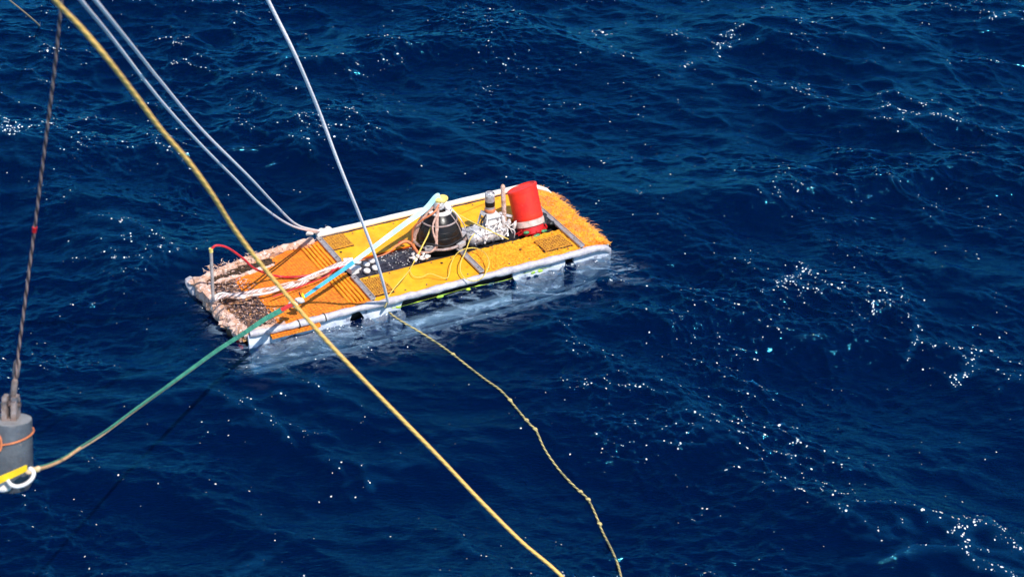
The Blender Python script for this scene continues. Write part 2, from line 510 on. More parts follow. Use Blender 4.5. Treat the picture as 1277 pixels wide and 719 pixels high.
def make_sea():
    X1 = axis_coords(-7.9, 7.9, 0.0165, 4000.0)
    Y1 = axis_coords(12.2, 27.4, 0.0205, 4000.0)
    X, Y = np.meshgrid(X1, Y1, indexing='ij')
    X = X.astype(np.float64); Y = Y.astype(np.float64)
    # fade the fine waves where the grid is coarse
    gx = np.gradient(X1); gy = np.gradient(Y1)
    G = np.maximum(gx[:, None], gy[None, :])
    wind = np.array([-0.45, -0.9]); wind /= np.linalg.norm(wind)
    tiles = []
    def rot(wd, ang):
        c, s = math.cos(ang), math.sin(ang)
        return (wd[0] * c + wd[1] * s, -wd[0] * s + wd[1] * c)
    specs = [  # N, size, kmin, kmax, B, spread, seed, chop, turn, offset
        (512, 41.0, 1.2, 6.0, 0.0105, 3.0, 11, 1.1, 0.25, (0.13, 0.42)),
        (1024, 17.3, 6.0, 44.0, 0.027, 1.8, 5, 1.25, -0.35, (0.3, 0.1)),
        (1024, 6.1, 28.0, 150.0, 0.085, 1.8, 21, 0.9, 0.8, (0.0, 0.0)),
    ]
    Hs = np.zeros_like(X); DXs = np.zeros_like(X); DYs = np.zeros_like(X); Js = []
    # calm where the sled lies
    c, s = math.cos(YAW), math.sin(YAW)
    lx = (X - SX) * c + (Y - SY) * s
    ly = -(X - SX) * s + (Y - SY) * c
    ox = np.maximum(np.abs(lx) - 2.12, 0); oy = np.maximum(np.maximum(ly - 0.80, -0.72 - ly), 0)
    dist = np.hypot(ox, oy)
    calm = np.clip(dist / 0.9, 0, 1); calm = calm * calm * (3 - 2 * calm)
    rng = np.random.default_rng(3)
    kk = np.fft.fftfreq(256, 1 / 256)
    ka, kb = np.meshgrid(kk, kk, indexing='ij')
    kr = np.hypot(ka * 0.55, kb); kr[0, 0] = 1
    PATCH = np.real(np.fft.ifft2(np.fft.fft2(rng.standard_normal((256, 256))) * kr ** -1.6 * (kr > 1.2) * np.exp(-(kr / 40) ** 2)))
    PATCH /= PATCH.std()
    for i, (N, size, kmin, kmax, B, spread, seed, chop, ang, off) in enumerate(specs):
        wd = rot(wind, ang)
        H, DX, DY, J = spectrum_tile(N, size, kmin, kmax, B, wd, spread, seed, chop)
        fade = 1 / (1 + (G * kmin * 0.8) ** 2)
        fade = np.where(G > 2.5 / kmin, 0.0, fade)
        keep = 0.10 + 0.90 * calm if i == 0 else (0.32 + 0.68 * calm if i == 1 else 1.0)
        a = fade * keep
        if i == 1:
            a = a * np.clip(0.92 + 0.28 * sample(PATCH, X, Y, 31.0, 0.5, (0.7, 0.3)), 0.45, 1.5)
        if i == 2:                        # the short ripples come in patches
            pn = sample(PATCH, X, Y, 23.0, 0.2, (0.4, 0.2)) * 0.7 + sample(PATCH, X, Y, 7.7, -0.1, (0.1, 0.7)) * 0.5
            for (p0, p1, hh, wf, wn_, rp_) in SWELLS[:3]:
                c0 = (at(*p0, z=0.0) + at(*p1, z=0.0)) / 2
                pn = pn + 1.6 * np.exp(-((X - c0.x) / 1.5) ** 2 - ((Y - c0.y - wf * 0.5) / (wf * 0.9)) ** 2)
            a = a * np.clip(0.60 + 0.58 * pn, 0.12, 2.0)
        ca, sa = math.cos(ang), math.sin(ang)
        dx = sample(DX, X, Y, size, ang, off); dy = sample(DY, X, Y, size, ang, off)
        Hs += a * sample(H, X, Y, size, ang, off)
        DXs += a * (dx * ca - dy * sa); DYs += a * (dx * sa + dy * ca)
        Js.append(sample(J, X, Y, size, ang, off) * a + (1 - a))
        print('tile', i, 'H rms', H.std(), 'slope', np.gradient(H, size / N, axis=0).std(), 'J pct', np.percentile(J, [1, 5, 50]))
    foam = (1 - Js[0]) * 0.9 + (1 - Js[1]) * 0.55 + (1 - Js[2]) * 0.62  # crest measure for foam, painted glints and painted crest light
    for (p0, p1, hh, wf, wn_, rp_) in SWELLS:      # single crests: the far side slopes gently, the near side drops away
        a0, a1 = at(*p0, z=0.0), at(*p1, z=0.0)
        u = (a1 - a0); ln_ = u.length; u.normalize()
        al = (X - a0.x) * u.x + (Y - a0.y) * u.y; ac = -(X - a0.x) * u.y + (Y - a0.y) * u.x
        ac = ac + 0.16 * np.sin(al * 1.7 + p0[0]) + 0.09 * np.sin(al * 4.1)
        env = 1 / (1 + np.exp(-(al + 0.2) / 0.35)) / (1 + np.exp((al - ln_ - 0.2) / 0.35))
        Hs += hh * env * np.where(ac > 0, np.exp(-(ac / wf) ** 2), np.exp(-(ac / wn_) ** 2)) * calm
    inside = (dist <= 0) & (np.abs(lx) < 2.02) & (ly < 0.74) & (ly > -0.62)
    Hs = np.where(inside, -0.20, Hs - 0.05)
    # a soft swell running past, and water heaped slightly along the hull
    Hs += 0.0
    near = np.exp(-(dist / 0.16) ** 2)
    churn = np.exp(-(np.hypot(ox, np.where(ly < 0, np.maximum(oy - 0.30, 0), oy * 4 + 0.2)) / 0.28) ** 2 - (ox / 0.15) ** 2)
    boost = np.zeros_like(X)              # where breaking crests have left foam
    for px, py, sx_, sy_, an, st in FOAM_SPOTS:
        c0 = at(px, py, z=0.0); c1 = at(px + math.cos(R(an)) * 30, py - math.sin(R(an)) * 30, z=0.0)
        u = (c1 - c0).normalized()
        a_ = (X - c0.x) * u.x + (Y - c0.y) * u.y; b_ = -(X - c0.x) * u.y + (Y - c0.y) * u.x
        boost = np.maximum(boost, st * np.exp(-(a_ / sx_) ** 2 - (b_ / (sy_ * 0.8)) ** 2))
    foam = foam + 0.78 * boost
    P = np.stack([X + DXs, Y + DYs, Hs], -1).reshape(-1, 3).astype(np.float32)
    nx, ny = X.shape
    idx = np.arange(nx * ny).reshape(nx, ny)
    quads = np.stack([idx[:-1, :-1], idx[1:, :-1], idx[1:, 1:], idx[:-1, 1:]], -1).reshape(-1, 4)
    # sides and bottom close the body of water
    DEPTH = -7.0
    corner = np.array([[X1[0], Y1[0], DEPTH], [X1[-1], Y1[0], DEPTH], [X1[-1], Y1[-1], DEPTH], [X1[0], Y1[-1], DEPTH]], dtype=np.float32)
    base = nx * ny
    P = np.concatenate([P, corner])
    rim = [list(idx[:, 0]), list(idx[-1, :]), list(idx[::-1, -1]), list(idx[0, ::-1])]
    ngons = []
    for e, r in enumerate(rim):
        a, b = base + e, base + (e + 1) % 4
        ngons.append([int(q) for q in r[::-1]] + [a, b])
    ngons.append([base + 3, base + 2, base + 1, base])
    nl = quads.size + sum(len(g) for g in ngons)
    me = bpy.data.meshes.new('sea_water')
    me.vertices.add(len(P)); me.vertices.foreach_set('co', P.ravel())
    me.loops.add(nl)
    li = np.concatenate([quads.ravel()] + [np.array(g) for g in ngons]).astype(np.int32)
    me.loops.foreach_set('vertex_index', li)
    npoly = len(quads) + len(ngons)
    me.polygons.add(npoly)
    starts = np.concatenate([np.arange(len(quads)) * 4, quads.size + np.cumsum([0] + [len(g) for g in ngons[:-1]])]).astype(np.int32)
    me.polygons.foreach_set('loop_start', starts)
    me.update(calc_edges=True)
    me.polygons.foreach_set('use_smooth', np.concatenate([np.ones(len(quads), bool), np.zeros(len(ngons), bool)]))
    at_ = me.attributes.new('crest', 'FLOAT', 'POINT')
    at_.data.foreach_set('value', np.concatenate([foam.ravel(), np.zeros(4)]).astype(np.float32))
    a3 = me.attributes.new('churn', 'FLOAT', 'POINT')
    a3.data.foreach_set('value', np.concatenate([churn.ravel(), np.zeros(4)]).astype(np.float32))
    a2 = me.attributes.new('wash', 'FLOAT', 'POINT')
    a2.data.foreach_set('value', np.concatenate([near.ravel(), np.zeros(4)]).astype(np.float32))
    core = foam[(G < 0.03)]
    print('crest percentiles', np.percentile(core, [50, 80, 90, 95, 98, 99, 99.7]), 'H', Hs[G < 0.03].min(), Hs[G < 0.03].max())
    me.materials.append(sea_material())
    o = bpy.data.objects.new('sea_water', me)
    COL.objects.link(o)
    tag(o, kind='structure')
    # added blue sheet under the sea; its colour stands in for upwelling light
    b = MB(); b.box((0, 0, DEPTH - 1), (8200, 8200, 1.6))
    o2 = b.build('upwelling_sheet', mat('upwelling_sheet', (0.001, 0.12, 0.75), rough=1.0, spec=0), smooth=False)
    tag(o2, kind='structure')
    return o

def sea_material():
    m = bpy.data.materials.new('sea_water'); m.use_nodes = True
    t = m.node_tree; L = t.links.new
    for n in list(t.nodes):
        t.nodes.remove(n)
    N = t.nodes.new
    out = N('ShaderNodeOutputMaterial')
    tc = N('ShaderNodeTexCoord')
    geo = N('ShaderNodeNewGeometry')
    # finest ripples
    mp = N('ShaderNodeMapping'); mp.inputs['Rotation'].default_value = (0, 0, 0.45); mp.inputs['Scale'].default_value = (1.0, 2.0, 1.0)
    L(tc.outputs['Object'], mp.inputs['Vector'])
    n1 = N('ShaderNodeTexNoise'); n1.inputs['Scale'].default_value = 11; n1.inputs['Detail'].default_value = 4; n1.inputs['Roughness'].default_value = 0.6
    n1.inputs['Distortion'].default_value = 0.6
    L(mp.outputs[0], n1.inputs['Vector'])
    b1 = N('ShaderNodeBump'); b1.inputs['Distance'].default_value = 0.010; b1.inputs['Strength'].default_value = 1
    L(n1.outputs['Fac'], b1.inputs['Height'])
    nrm = b1.outputs[0]
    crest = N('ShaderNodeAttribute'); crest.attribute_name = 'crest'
    wash = N('ShaderNodeAttribute'); wash.attribute_name = 'wash'
    # body colour: navy; light through thin crests painted as a paler, greener blue
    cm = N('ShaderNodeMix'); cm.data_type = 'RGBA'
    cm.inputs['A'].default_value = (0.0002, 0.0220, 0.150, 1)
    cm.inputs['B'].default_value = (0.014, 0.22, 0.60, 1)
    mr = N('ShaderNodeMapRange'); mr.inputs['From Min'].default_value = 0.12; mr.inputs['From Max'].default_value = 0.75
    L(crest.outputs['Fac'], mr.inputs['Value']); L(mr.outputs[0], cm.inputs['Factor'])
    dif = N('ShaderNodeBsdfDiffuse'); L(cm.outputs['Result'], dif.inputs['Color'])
    tr = N('ShaderNodeBsdfTransparent'); tr.inputs['Color'].default_value = (0.93, 0.97, 1, 1)
    rf = N('ShaderNodeBsdfRefraction'); rf.inputs['IOR'].default_value = 1.10; rf.inputs['Roughness'].default_value = 0.0
    L(nrm, rf.inputs['Normal'])
    see = N('ShaderNodeMixShader'); see.inputs[0].default_value = 0.4
    L(tr.outputs[0], see.inputs[1]); L(rf.outputs[0], see.inputs[2])
    body = N('ShaderNodeMixShader'); body.inputs[0].default_value = 0.15
    L(see.outputs[0], body.inputs[1]); L(dif.outputs[0], body.inputs[2])
    gl = N('ShaderNodeBsdfGlossy'); gl.inputs['Roughness'].default_value = 0.06; gl.inputs['Color'].default_value = (0.08, 0.64, 1, 1)
    L(nrm, gl.inputs['Normal'])
    fr = N('ShaderNodeFresnel'); fr.inputs['IOR'].default_value = 1.333; L(nrm, fr.inputs['Normal'])
    surf = N('ShaderNodeMixShader'); L(fr.outputs[0], surf.inputs[0]); L(body.outputs[0], surf.inputs[1]); L(gl.outputs[0], surf.inputs[2])
    # foam flecks and painted sun glints: white specks, densest along the steepest crests
    big = N('ShaderNodeTexNoise'); big.inputs['Scale'].default_value = 0.8; big.inputs['Detail'].default_value = 4; big.inputs['Roughness'].default_value = 0.7
    L(tc.outputs['Object'], big.inputs['Vector'])
    def mth(op, a, b=None, c=None):
        n = N('ShaderNodeMath'); n.operation = op
        for i, q in enumerate((a, b, c)):
            if q is None: continue
            if isinstance(q, (int, float)): n.inputs[i].default_value = q
            else: L(q, n.inputs[i])
        return n.outputs[0]
    # crest + 0.9*(big-.5) + 0.25*wash
    e = mth('MULTIPLY_ADD', big.outputs['Fac'], FOAM_GLINT_BIG, crest.outputs['Fac'])
    e = mth('MULTIPLY_ADD', wash.outputs['Fac'], 0.30, e)
    e = mth('SUBTRACT', e, FOAM_GLINT_T)
    def specks(scale, gate, rmax, seedv):
        """white specks, one per cell, each of its own size; gate 0..1 sets how many and how large"""
        v = N('ShaderNodeTexVoronoi'); v.inputs['Scale'].default_value = scale; v.inputs['Randomness'].default_value = 1
        mpp = N('ShaderNodeMapping'); mpp.inputs['Scale'].default_value = (1.0, 0.72, 1.0); mpp.inputs['Location'].default_value = (seedv, seedv * 1.7, 0); mpp.inputs['Rotation'].default_value = (0, 0, seedv)
        L(warp, mpp.inputs['Vector']); L(mpp.outputs[0], v.inputs['Vector'])
        sc = N('ShaderNodeSeparateColor'); L(v.outputs['Color'], sc.inputs[0])
        r = mth('MULTIPLY', mth('SUBTRACT', gate, sc.outputs[0]), 1.6)
        r = mth('MINIMUM', mth('MAXIMUM', r, 0.0), mth('MULTIPLY_ADD', sc.outputs[1], rmax * 0.7, rmax * 0.3))
        q = mth('MULTIPLY', mth('SUBTRACT', r, v.outputs['Distance']), 12.0)
        return mth('MINIMUM', mth('MAXIMUM', q, 0.0), 1.0)
    wn = N('ShaderNodeTexNoise'); wn.inputs['Scale'].default_value = 25; wn.inputs['Detail'].default_value = 2
    L(tc.outputs['Object'], wn.inputs['Vector'])
    wv = N('ShaderNodeVectorMath'); wv.operation = 'MULTIPLY_ADD'; wv.inputs[1].default_value = (0.035, 0.035, 0.0)
    L(wn.outputs['Color'], wv.inputs[0]); L(tc.outputs['Object'], wv.inputs[2])
    warp = wv.outputs[0]
    g1 = mth('MINIMUM', mth('MAXIMUM', mth('MULTIPLY', e, 2.6), 0.0), 0.85)
    s1 = specks(26.0, g1, 0.38, 0.3)
    s3 = specks(42.0, mth('MINIMUM', g1, 0.75), 0.46, 1.1)
    bg2 = N('ShaderNodeTexNoise'); bg2.inputs['Scale'].default_value = 1.6; bg2.inputs['Detail'].default_value = 3
    L(tc.outputs['Object'], bg2.inputs['Vector'])
    g2 = mth('MULTIPLY_ADD', bg2.outputs['Fac'], 0.85, -0.27)
    g2 = mth('MULTIPLY_ADD', crest.outputs['Fac'], 0.30, g2)
    s2 = specks(19.0, g2, 0.20, 2.2)
    # churned water beside the hull: pale broken streaks
    ms = N('ShaderNodeMapping'); ms.inputs['Rotation'].default_value = (0, 0, -YAW); ms.inputs['Scale'].default_value = (0.45, 1.0, 1.0)
    L(warp, ms.inputs['Vector'])
    cn = N('ShaderNodeTexNoise'); cn.inputs['Scale'].default_value = 7.5; cn.inputs['Detail'].default_value = 8; cn.inputs['Roughness'].default_value = 0.72; cn.inputs['Distortion'].default_value = 1.2
    L(ms.outputs[0], cn.inputs['Vector'])
    chn = N('ShaderNodeAttribute'); chn.attribute_name = 'churn'
    cr = N('ShaderNodeMapRange'); cr.inputs['From Min'].default_value = 0.50; cr.inputs['From Max'].default_value = 0.66
    L(cn.outputs['Fac'], cr.inputs['Value'])
    s4 = mth('MULTIPLY', mth('MULTIPLY', cr.outputs[0], chn.outputs['Fac']), 0.42)
    sp = mth('MAXIMUM', mth('MAXIMUM', s1, s2), s3)
    sp = mth('MULTIPLY', sp, mth('SUBTRACT', 1.0, geo.outputs['Backfacing']))
    pale = N('ShaderNodeBsdfDiffuse'); pale.inputs['Color'].default_value = (0.42, 0.60, 0.78, 1)
    sea2 = N('ShaderNodeMixShader'); L(s4, sea2.inputs[0]); L(surf.outputs[0], sea2.inputs[1]); L(pale.outputs[0], sea2.inputs[2])
    white = N('ShaderNodeBsdfDiffuse'); white.inputs['Color'].default_value = (0.80, 0.83, 0.86, 1)
    fin = N('ShaderNodeMixShader'); L(sp, fin.inputs[0]); L(sea2.outputs[0], fin.inputs[1]); L(white.outputs[0], fin.inputs[2])
    L(fin.outputs[0], out.inputs['Surface'])
    va = N('ShaderNodeVolumeAbsorption'); va.inputs['Color'].default_value = (0.08, 0.66, 0.90, 1); va.inputs['Density'].default_value = 1.15
    L(va.outputs[0], out.inputs['Volume'])
    return m

SWELLS = [((880, 246), (1290, 222), 0.19, 0.9, 0.34, 1), ((770, 402), (1060, 418), 0.15, 0.6, 0.25, 1), ((430, 72), (720, 52), 0.13, 0.8, 0.3, 1),
    ((-20, 262), (210, 238), 0.08, 0.5, 0.2, 1), ((1010, 660), (1290, 640), 0.10, 0.5, 0.2, 1), ((1110, 330), (1290, 352), 0.12, 0.5, 0.22, 1), ((60, 600), (330, 640), 0.09, 0.5, 0.2, 1), ((840, 20), (1010, 60), 0.12, 0.6, .25, 1), ((960, 345), (1030, 310), 0.08, 0.35, .15, 1)]
FOAM_GLINT_BIG, FOAM_GLINT_T = 1.0, 0.76
# (px, py, half length m, half width m, direction in the picture, strength)
FOAM_SPOTS = [(745, 38, .32, .22, 30, .55), (852, 85, .45, .12, 55, .5), (905, 55, .5, .14, 62, .5), (1145, 143, .35, .16, -10, .6), (1255, 155, .3, .2, 45, .55),
    (985, 348, .75, .07, 32, .5), (1130, 430, .7, .07, 60, .55), (1192, 462, .4, .12, 35, .6), (1200, 635, .7, .9, 10, .22), (1085, 395, .5, .09, 35, .42), (1240, 650, .4, .3, 20, .3),
    (310, 690, .5, .16, 35, .5), (380, 625, .6, .12, 30, .42), (470, 600, .5, .14, 35, .4), (160, 327, .6, .05, -5, .5), (60, 320, .5, .1, 5, .35), (160, 210, .6, .2, 10, .35),
    (600, 105, .4, .2, 40, .42), (560, 115, .35, .14, 40, .4), (470, 85, .4, .25, 30, .3), (690, 130, .4, .15, 40, .38), (640, 210, .7, .1, 25, .4), (590, 225, .5, .1, 20, .4),
    (865, 625, .35, .1, 75, .45), (735, 615, .25, .12, 30, .6), (985, 250, .4, .14, 10, .4), (950, 120, .5, .1, 40, .4), (20, 170, .5, .2, 20, .35), (990, 560, .4, .08, 70, .4), (1240, 20, .4, .2, 20, .3), (760, 190, .4, .1, 30, .35), (60, 110, .4, .2, 20, .35)]
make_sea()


# ------------------------------------------------------------------ the sled
def on_plane(px, py, y):
    """point in sled coordinates seen at (px, py) on the sled's own vertical plane local y = y"""
    o = SMI @ Vector((0, 0, CAM_H)); d = (SMI.to_3x3()) @ ray(px, py)
    t = (y - o.y) / d.y
    return o + d * t

def part(mb, name, m, root, base=(0, 0, 0), smooth=True, label=None, kind=None):
    b = Vector(base)
    if b.length:
        mb.v = [Vector(q) - b for q in mb.v]
    o = mb.build(name, m, root, smooth)
    if label: o['label'] = label
    if kind: o['kind'] = kind
    return o

DZ = 0.12                                   # deck height above the water
sled = tag(empty('towed_sled', (SX, SY, 0), YAW), 'long flat yellow and orange sled with white rims, floating awash in the blue sea', 'sled')

# hull
h = MB()
h.box((0.0, 0.03, -0.15), (3.9, 1.24, 0.34)); h.v = [Vector((q.x, q.y, q.z)) for q in h.v]
part(h, 'hull_core', M['hull_dark'], sled, smooth=False)
def hull_plate(x0, x1, z0, z1, name='hull_panel', m='hull_white', y=-0.665, amp=0.012, label=None):
    b = MB(); n = max(4, int((x1 - x0) * 22)); k = 12; base = 0
    for i in range(n + 1):
        for j in range(k + 1):
            x = x0 + (x1 - x0) * i / n; z = z0 + (z1 - z0) * j / k
            if z < 0.04: x += 0.05 * noise.fractal(Vector((x * 5, z * 14, 9)), 1, 2, 3); z += 0.03 * noise.fractal(Vector((x * 6, z * 9, 4)), 1, 2, 3) * (j / k < 0.9)
            yy = y - 0.05 * math.sin(math.pi * (j / k)) + amp * noise.fractal(Vector((x * 3, z * 6, 2)), 1, 2, 4)
            if x > 1.75: yy += 0.35 * (x - 1.75) ** 2
            b.v.append(Vector((x, yy, z - (0.25 * (x - 1.8) if x > 1.8 and j == 0 else 0) * -1)))
    W = k + 1
    nb = len(b.v)
    for q in list(b.v): b.v.append(q + Vector((0, 0.03, 0)))
    for i in range(n):
        for j in range(k):
            a = i * W + j
            b.face((a, a + W, a + W + 1, a + 1)); b.face((a + nb, a + 1 + nb, a + W + 1 + nb, a + W + nb))
    for i in range(n):
        for j in (0, k):
            a = i * W + j; b.face((a, a + nb, a + W + nb, a + W))
    for j in range(k):
        for i in (0, n):
            a = i * W + j; b.face((a, a + 1, a + 1 + nb, a + nb))
    return part(b, name, M[m], sled, label=label)
hull_plate(-2.02, -0.93, -0.36, 0.07, label='pale hull panel under the orange matting')
hull_plate(-0.80, -0.36, -0.34, 0.07)
hull_plate(-0.34, 0.92, -0.36, -0.26)
hull_plate(-0.34, 0.92, 0.055, 0.085)
hull_plate(0.94, 1.53, -0.36, 0.07)
hull_plate(1.66, 2.12, -0.34, 0.06)
b = MB(); b.tube(smoothpath([(-2.0, -0.68, -0.36), (0, -0.72, -0.38), (1.6, -0.70, -0.38), (2.0, -0.60, -0.30), (2.14, -0.5, -0.12)], 10), 0.03, 8)
part(b, 'skid', M['white_rim'], sled)
b = MB(); b.sheet(-1.80, -1.28, lambda x: -0.755, lambda x: -0.70, 0.045, 12, 2, 0.03)
part(b, 'side_flap', M['orange_mat_worn'], sled, label='orange flap below the near rim')
for (x, y, z, sx) in ((-2.02, -0.35, -0.03, 0.10), (-2.02, 0.30, -0.05, 0.12), (-2.03, 0.05, -0.10, 0.08)):
    b = MB(); b.blob((x, y, z), sx, 0.13, 0.10, 0.5, 9)
    part(b, 'fouled_lump', M['black_grid'], sled)
for (x, y, z) in ((-2.08, -0.47, -0.03), (-2.09, 0.36, -0.02)):
    b = MB(); b.tube([(x, y, z), (x + 0.02, y - 0.10, z - 0.10)], 0.022, 8)
    part(b, 'red_strap_end', M['red_plain'], sled)

# decks
zfar = lambda x, y: DZ + 0.004
def znear(x, y):
    return DZ
b = MB(); b.sheet(-0.655, 1.735, 0.215, lambda x: yfar(x) - 0.02, zfar, 120, 24, 0.03, 0.004, 5)
part(b, 'far_deck', M['yellow'], sled, label='smooth yellow deck panel on the far side')
b = MB(); b.sheet(-0.655, 0.53, lambda x: ynear(x) + 0.02, -0.205, znear, 70, 26, 0.03, 0.003, 5)
part(b, 'near_deck', M['yellow'], sled, label='smooth yellow deck panel on the near side')
b = MB(); b.sheet(0.59, 1.735, lambda x: ynear(x) + 0.02, -0.205, znear, 150, 60, 0.03, 0.010, 22)
part(b, 'near_deck', M['yellow_fuzzy'], sled, label='rough yellow matting on the near side')
def zap(x, y):
    e = max(0, x - 1.95)
    r = max(0.0, (abs(y + 0.0) - 0.62)) * 0.3
    return DZ + 0.012 - 1.3 * e ** 1.6 - r
b = MB(); b.sheet(1.775, 2.13, lambda x: ynear(x) + 0.02 + 0.5 * max(0, x - 1.98), lambda x: yfar(x) - 0.03, zap, 46, 120, 0.03, 0.030, 14)
apron = part(b, 'end_apron', M['apron'], sled, label='shaggy orange-yellow netting over the right end')
def zmat(x, y):
    return DZ + 0.006 - 0.10 * max(0, (-1.2 - x) / 0.9) ** 1.5
b = MB(); b.sheet(-1.79, -0.69, 0.075, lambda x: min(0.50 + 0.55 * max(0, x + 1.45), yfar(x) - 0.07), zmat, 80, 40, 0.03, 0.010, 8)
part(b, 'deck_mat', M['orange_mat'], sled, label='orange ribbed mat on the far side')
b = MB(); b.sheet(-1.70, -0.69, lambda x: ynear(x) + 0.02, -0.03, zmat, 80, 44, 0.03, 0.012, 9)
part(b, 'deck_mat', M['orange_mat_worn'], sled, label='orange worn mat on the near side')
b = MB(); b.sheet(-2.06, -0.69, lambda x: ynear(x) + 0.04, lambda x: yfar(x) - 0.05, lambda x, y: zmat(x, y) - 0.022, 60, 40, 0.03, 0.004, 9)
part(b, 'mat_underlay', M['underlay'], sled)

def grid_patch(x0, x1, y0, y1, z, nx, ny, m='black_grid', bw=0.009, skew=0.0, parent=sled, zf=None, miss=0.0, bh=0.014, label=None):
    b = MB()
    zz = zf or (lambda x, y: z)
    for i in range(nx + 1):
        x = x0 + (x1 - x0) * i / nx
        seg = 6
        for s_ in range(seg):
            if random.random() < miss: continue
            ya = y0 + (y1 - y0) * s_ / seg; yb = y0 + (y1 - y0) * (s_ + 1) / seg
            j = random.uniform(-1, 1) * 0.004 * (1 + 4 * (miss > 0))
            b.box((x + skew * (ya + yb) / 2 + j, (ya + yb) / 2, zz(x, (ya + yb) / 2) + 0.010), (bw, yb - ya + 0.002, bh))
    for k in range(ny + 1):
        y = y0 + (y1 - y0) * k / ny
        seg = 6
        for s_ in range(seg):
            if random.random() < miss: continue
            xa = x0 + (x1 - x0) * s_ / seg; xb = x0 + (x1 - x0) * (s_ + 1) / seg
            j = random.uniform(-1, 1) * 0.004 * (1 + 4 * (miss > 0))
            b.box(((xa + xb) / 2, y + j, zz((xa + xb) / 2, y) + 0.0125), (xb - xa + 0.002, bw, bh))
    return part(b, 'grid_bars', M[m], parent, smooth=False, kind='stuff', label=label)
for (x0, x1, y0, y1) in ((-0.635, -0.40, 0.475, 0.745), (-0.635, -0.42, -0.615, -0.285), (1.36, 1.675, -0.585, -0.345)):
    b = MB(); b.sheet(x0 - 0.01, x1 + 0.012, y0 - 0.012, y1 + 0.012, DZ + 0.010, 8, 8, 0.012, 0.003, 30)
    pl = part(b, 'grid_base', M['grid_hole'], sled)
    g = grid_patch(x0, x1, y0, y1, DZ + 0.008, 8 if x1 < 1 else 10, 9 if x1 < 1 else 7, m='grid_tan', bw=0.0072)
    g.parent = pl
grid_patch(-2.02, -1.77, 0.10, 0.44, 0, 7, 9, 'grid_fouled', 0.012, zf=zmat, miss=0.10, bh=0.014)
grid_patch(-1.99, -1.30, 0.485, 0.60, 0, 22, 3, 'black_grid', 0.016, zf=zmat, miss=0.10, bh=0.02)
grid_patch(-2.00, -1.68, -0.58, -0.04, 0, 9, 14, 'grid_fouled', 0.012, zf=zmat, miss=0.12, bh=0.014)
b = MB()
for _ in range(170):                         # shreds of growth lying on the fouled grids
    x = random.uniform(-2.0, -1.66); y = random.choice((random.uniform(0.1, 0.6), random.uniform(-0.6, -0.03)))
    a = random.uniform(0, 6.3); l = random.uniform(0.01, 0.035)
    z = zmat(x, y) + random.uniform(0.01, 0.03)
    b.box((x, y, z), (l, random.uniform(0.006, 0.014), 0.006), Matrix.Rotation(a, 3, 'Z') @ Matrix.Rotation(random.uniform(-.5, .5), 3, 'X'))
part(b, 'growth_shreds', M['blush'], sled, kind='stuff')

# ribs beside the crossbar
for side, (y0, y1) in (('f', (0.12, 0.66)), ('n', (-0.64, -0.07))):
    for i in range(5):
        x = -0.735 - i * 0.043
        b = MB()
        b.tube([(x, y0 + (y1 - y0) * t / 6, DZ + 0.013 + 0.003 * math.sin(t + i)) for t in range(7)], 0.015, 8)
        part(b, 'rib', M['rib'], sled)
# crossbars
def crossbar(x, y0, y1, w_=0.055, z=DZ + 0.022):
    b = MB(); b.box((x, (y0 + y1) / 2, z), (w_, abs(y1 - y0), 0.022)); b.box((x + w_ / 2 - 0.004, (y0 + y1) / 2, z + 0.014), (0.007, abs(y1 - y0), 0.010))
    o = part(b, 'crossbar', M['steel'], sled, smooth=False)
    for t in (0.12, 0.88):
        q = MB(); q.lathe([(0.011, 0), (0.011, 0.006), (0.005, 0.009)], (x - 0.004, y0 + (y1 - y0) * t, z + 0.011), n=6)
        part(q, 'bolt', M['steel_dark'], o)
crossbar(-0.672, 0.20, 0.775); crossbar(-0.672, -0.68, -0.16)
crossbar(0.56, -0.68, -0.10); crossbar(0.56, 0.22, 0.775); crossbar(1.755, -0.68, 0.775)

# rims
FR = [(x, yfar(x), DZ + 0.045) for x in np.arange(-0.68, 1.80, 0.06)] + [(1.86, 0.785, DZ + 0.045), (1.96, 0.75, DZ + 0.03), (2.05, 0.69, DZ + 0.0), (2.09, 0.60, DZ - 0.04)]
b = MB(); b.tube(FR, [0.032] * (len(FR) - 3) + [0.028, 0.024, 0.018], 12, jitter=0.10, jfreq=6)
part(b, 'far_rim', M['white_rim_clean'], sled, label='clean white rim tube along the far edge')
NR = [(x, ynear(x) - 0.005, 0.085) for x in np.arange(-2.00, 1.72, 0.06)] + [(1.80, -0.705, 0.09), (1.92, -0.70, 0.085), (2.02, -0.68, 0.055), (2.09, -0.65, 0.0), (2.125, -0.60, -0.09), (2.13, -0.56, -0.2)]
b = MB(); b.tube(NR, [0.034 + 0.003 * min(1, i / 8) for i in range(len(NR))], 14, jitter=0.38, jfreq=9)
nr = part(b, 'near_rim', M['white_rim'], sled, label='lumpy greyish white rim tube along the near edge')
for x in (-1.50, -1.22):
    b = MB(); b.lathe([(0.045, -0.005), (0.046, 0.005)], (x, ynear(x) - 0.005, 0.085), (1, 0.1, 0), 14)
    part(b, 'black_tie', M['black_band'], nr)
# lime line trailing along the near rim
pts = [(x, -0.748 - 0.01 * math.sin(x * 9), 0.022 + 0.012 * math.sin(x * 7)) for x in np.arange(-0.5, 1.5, 0.05)]
b = MB(); b.tube(pts, [max(0.0012, 0.016 * noise.noise(Vector((p[0] * 7, 0, 0)))) for p in pts], 6, jitter=0.5, jfreq=30)
for x in (-0.44, 0.02, 0.05, 0.36, 1.12, 1.20):
    b.blob((x, -0.775, 0.03), 0.028, 0.014, 0.014, 0.5, 30)
part(b, 'lime_fringe', M['lime'], sled, label='yellow-green weed hanging from the near rim')

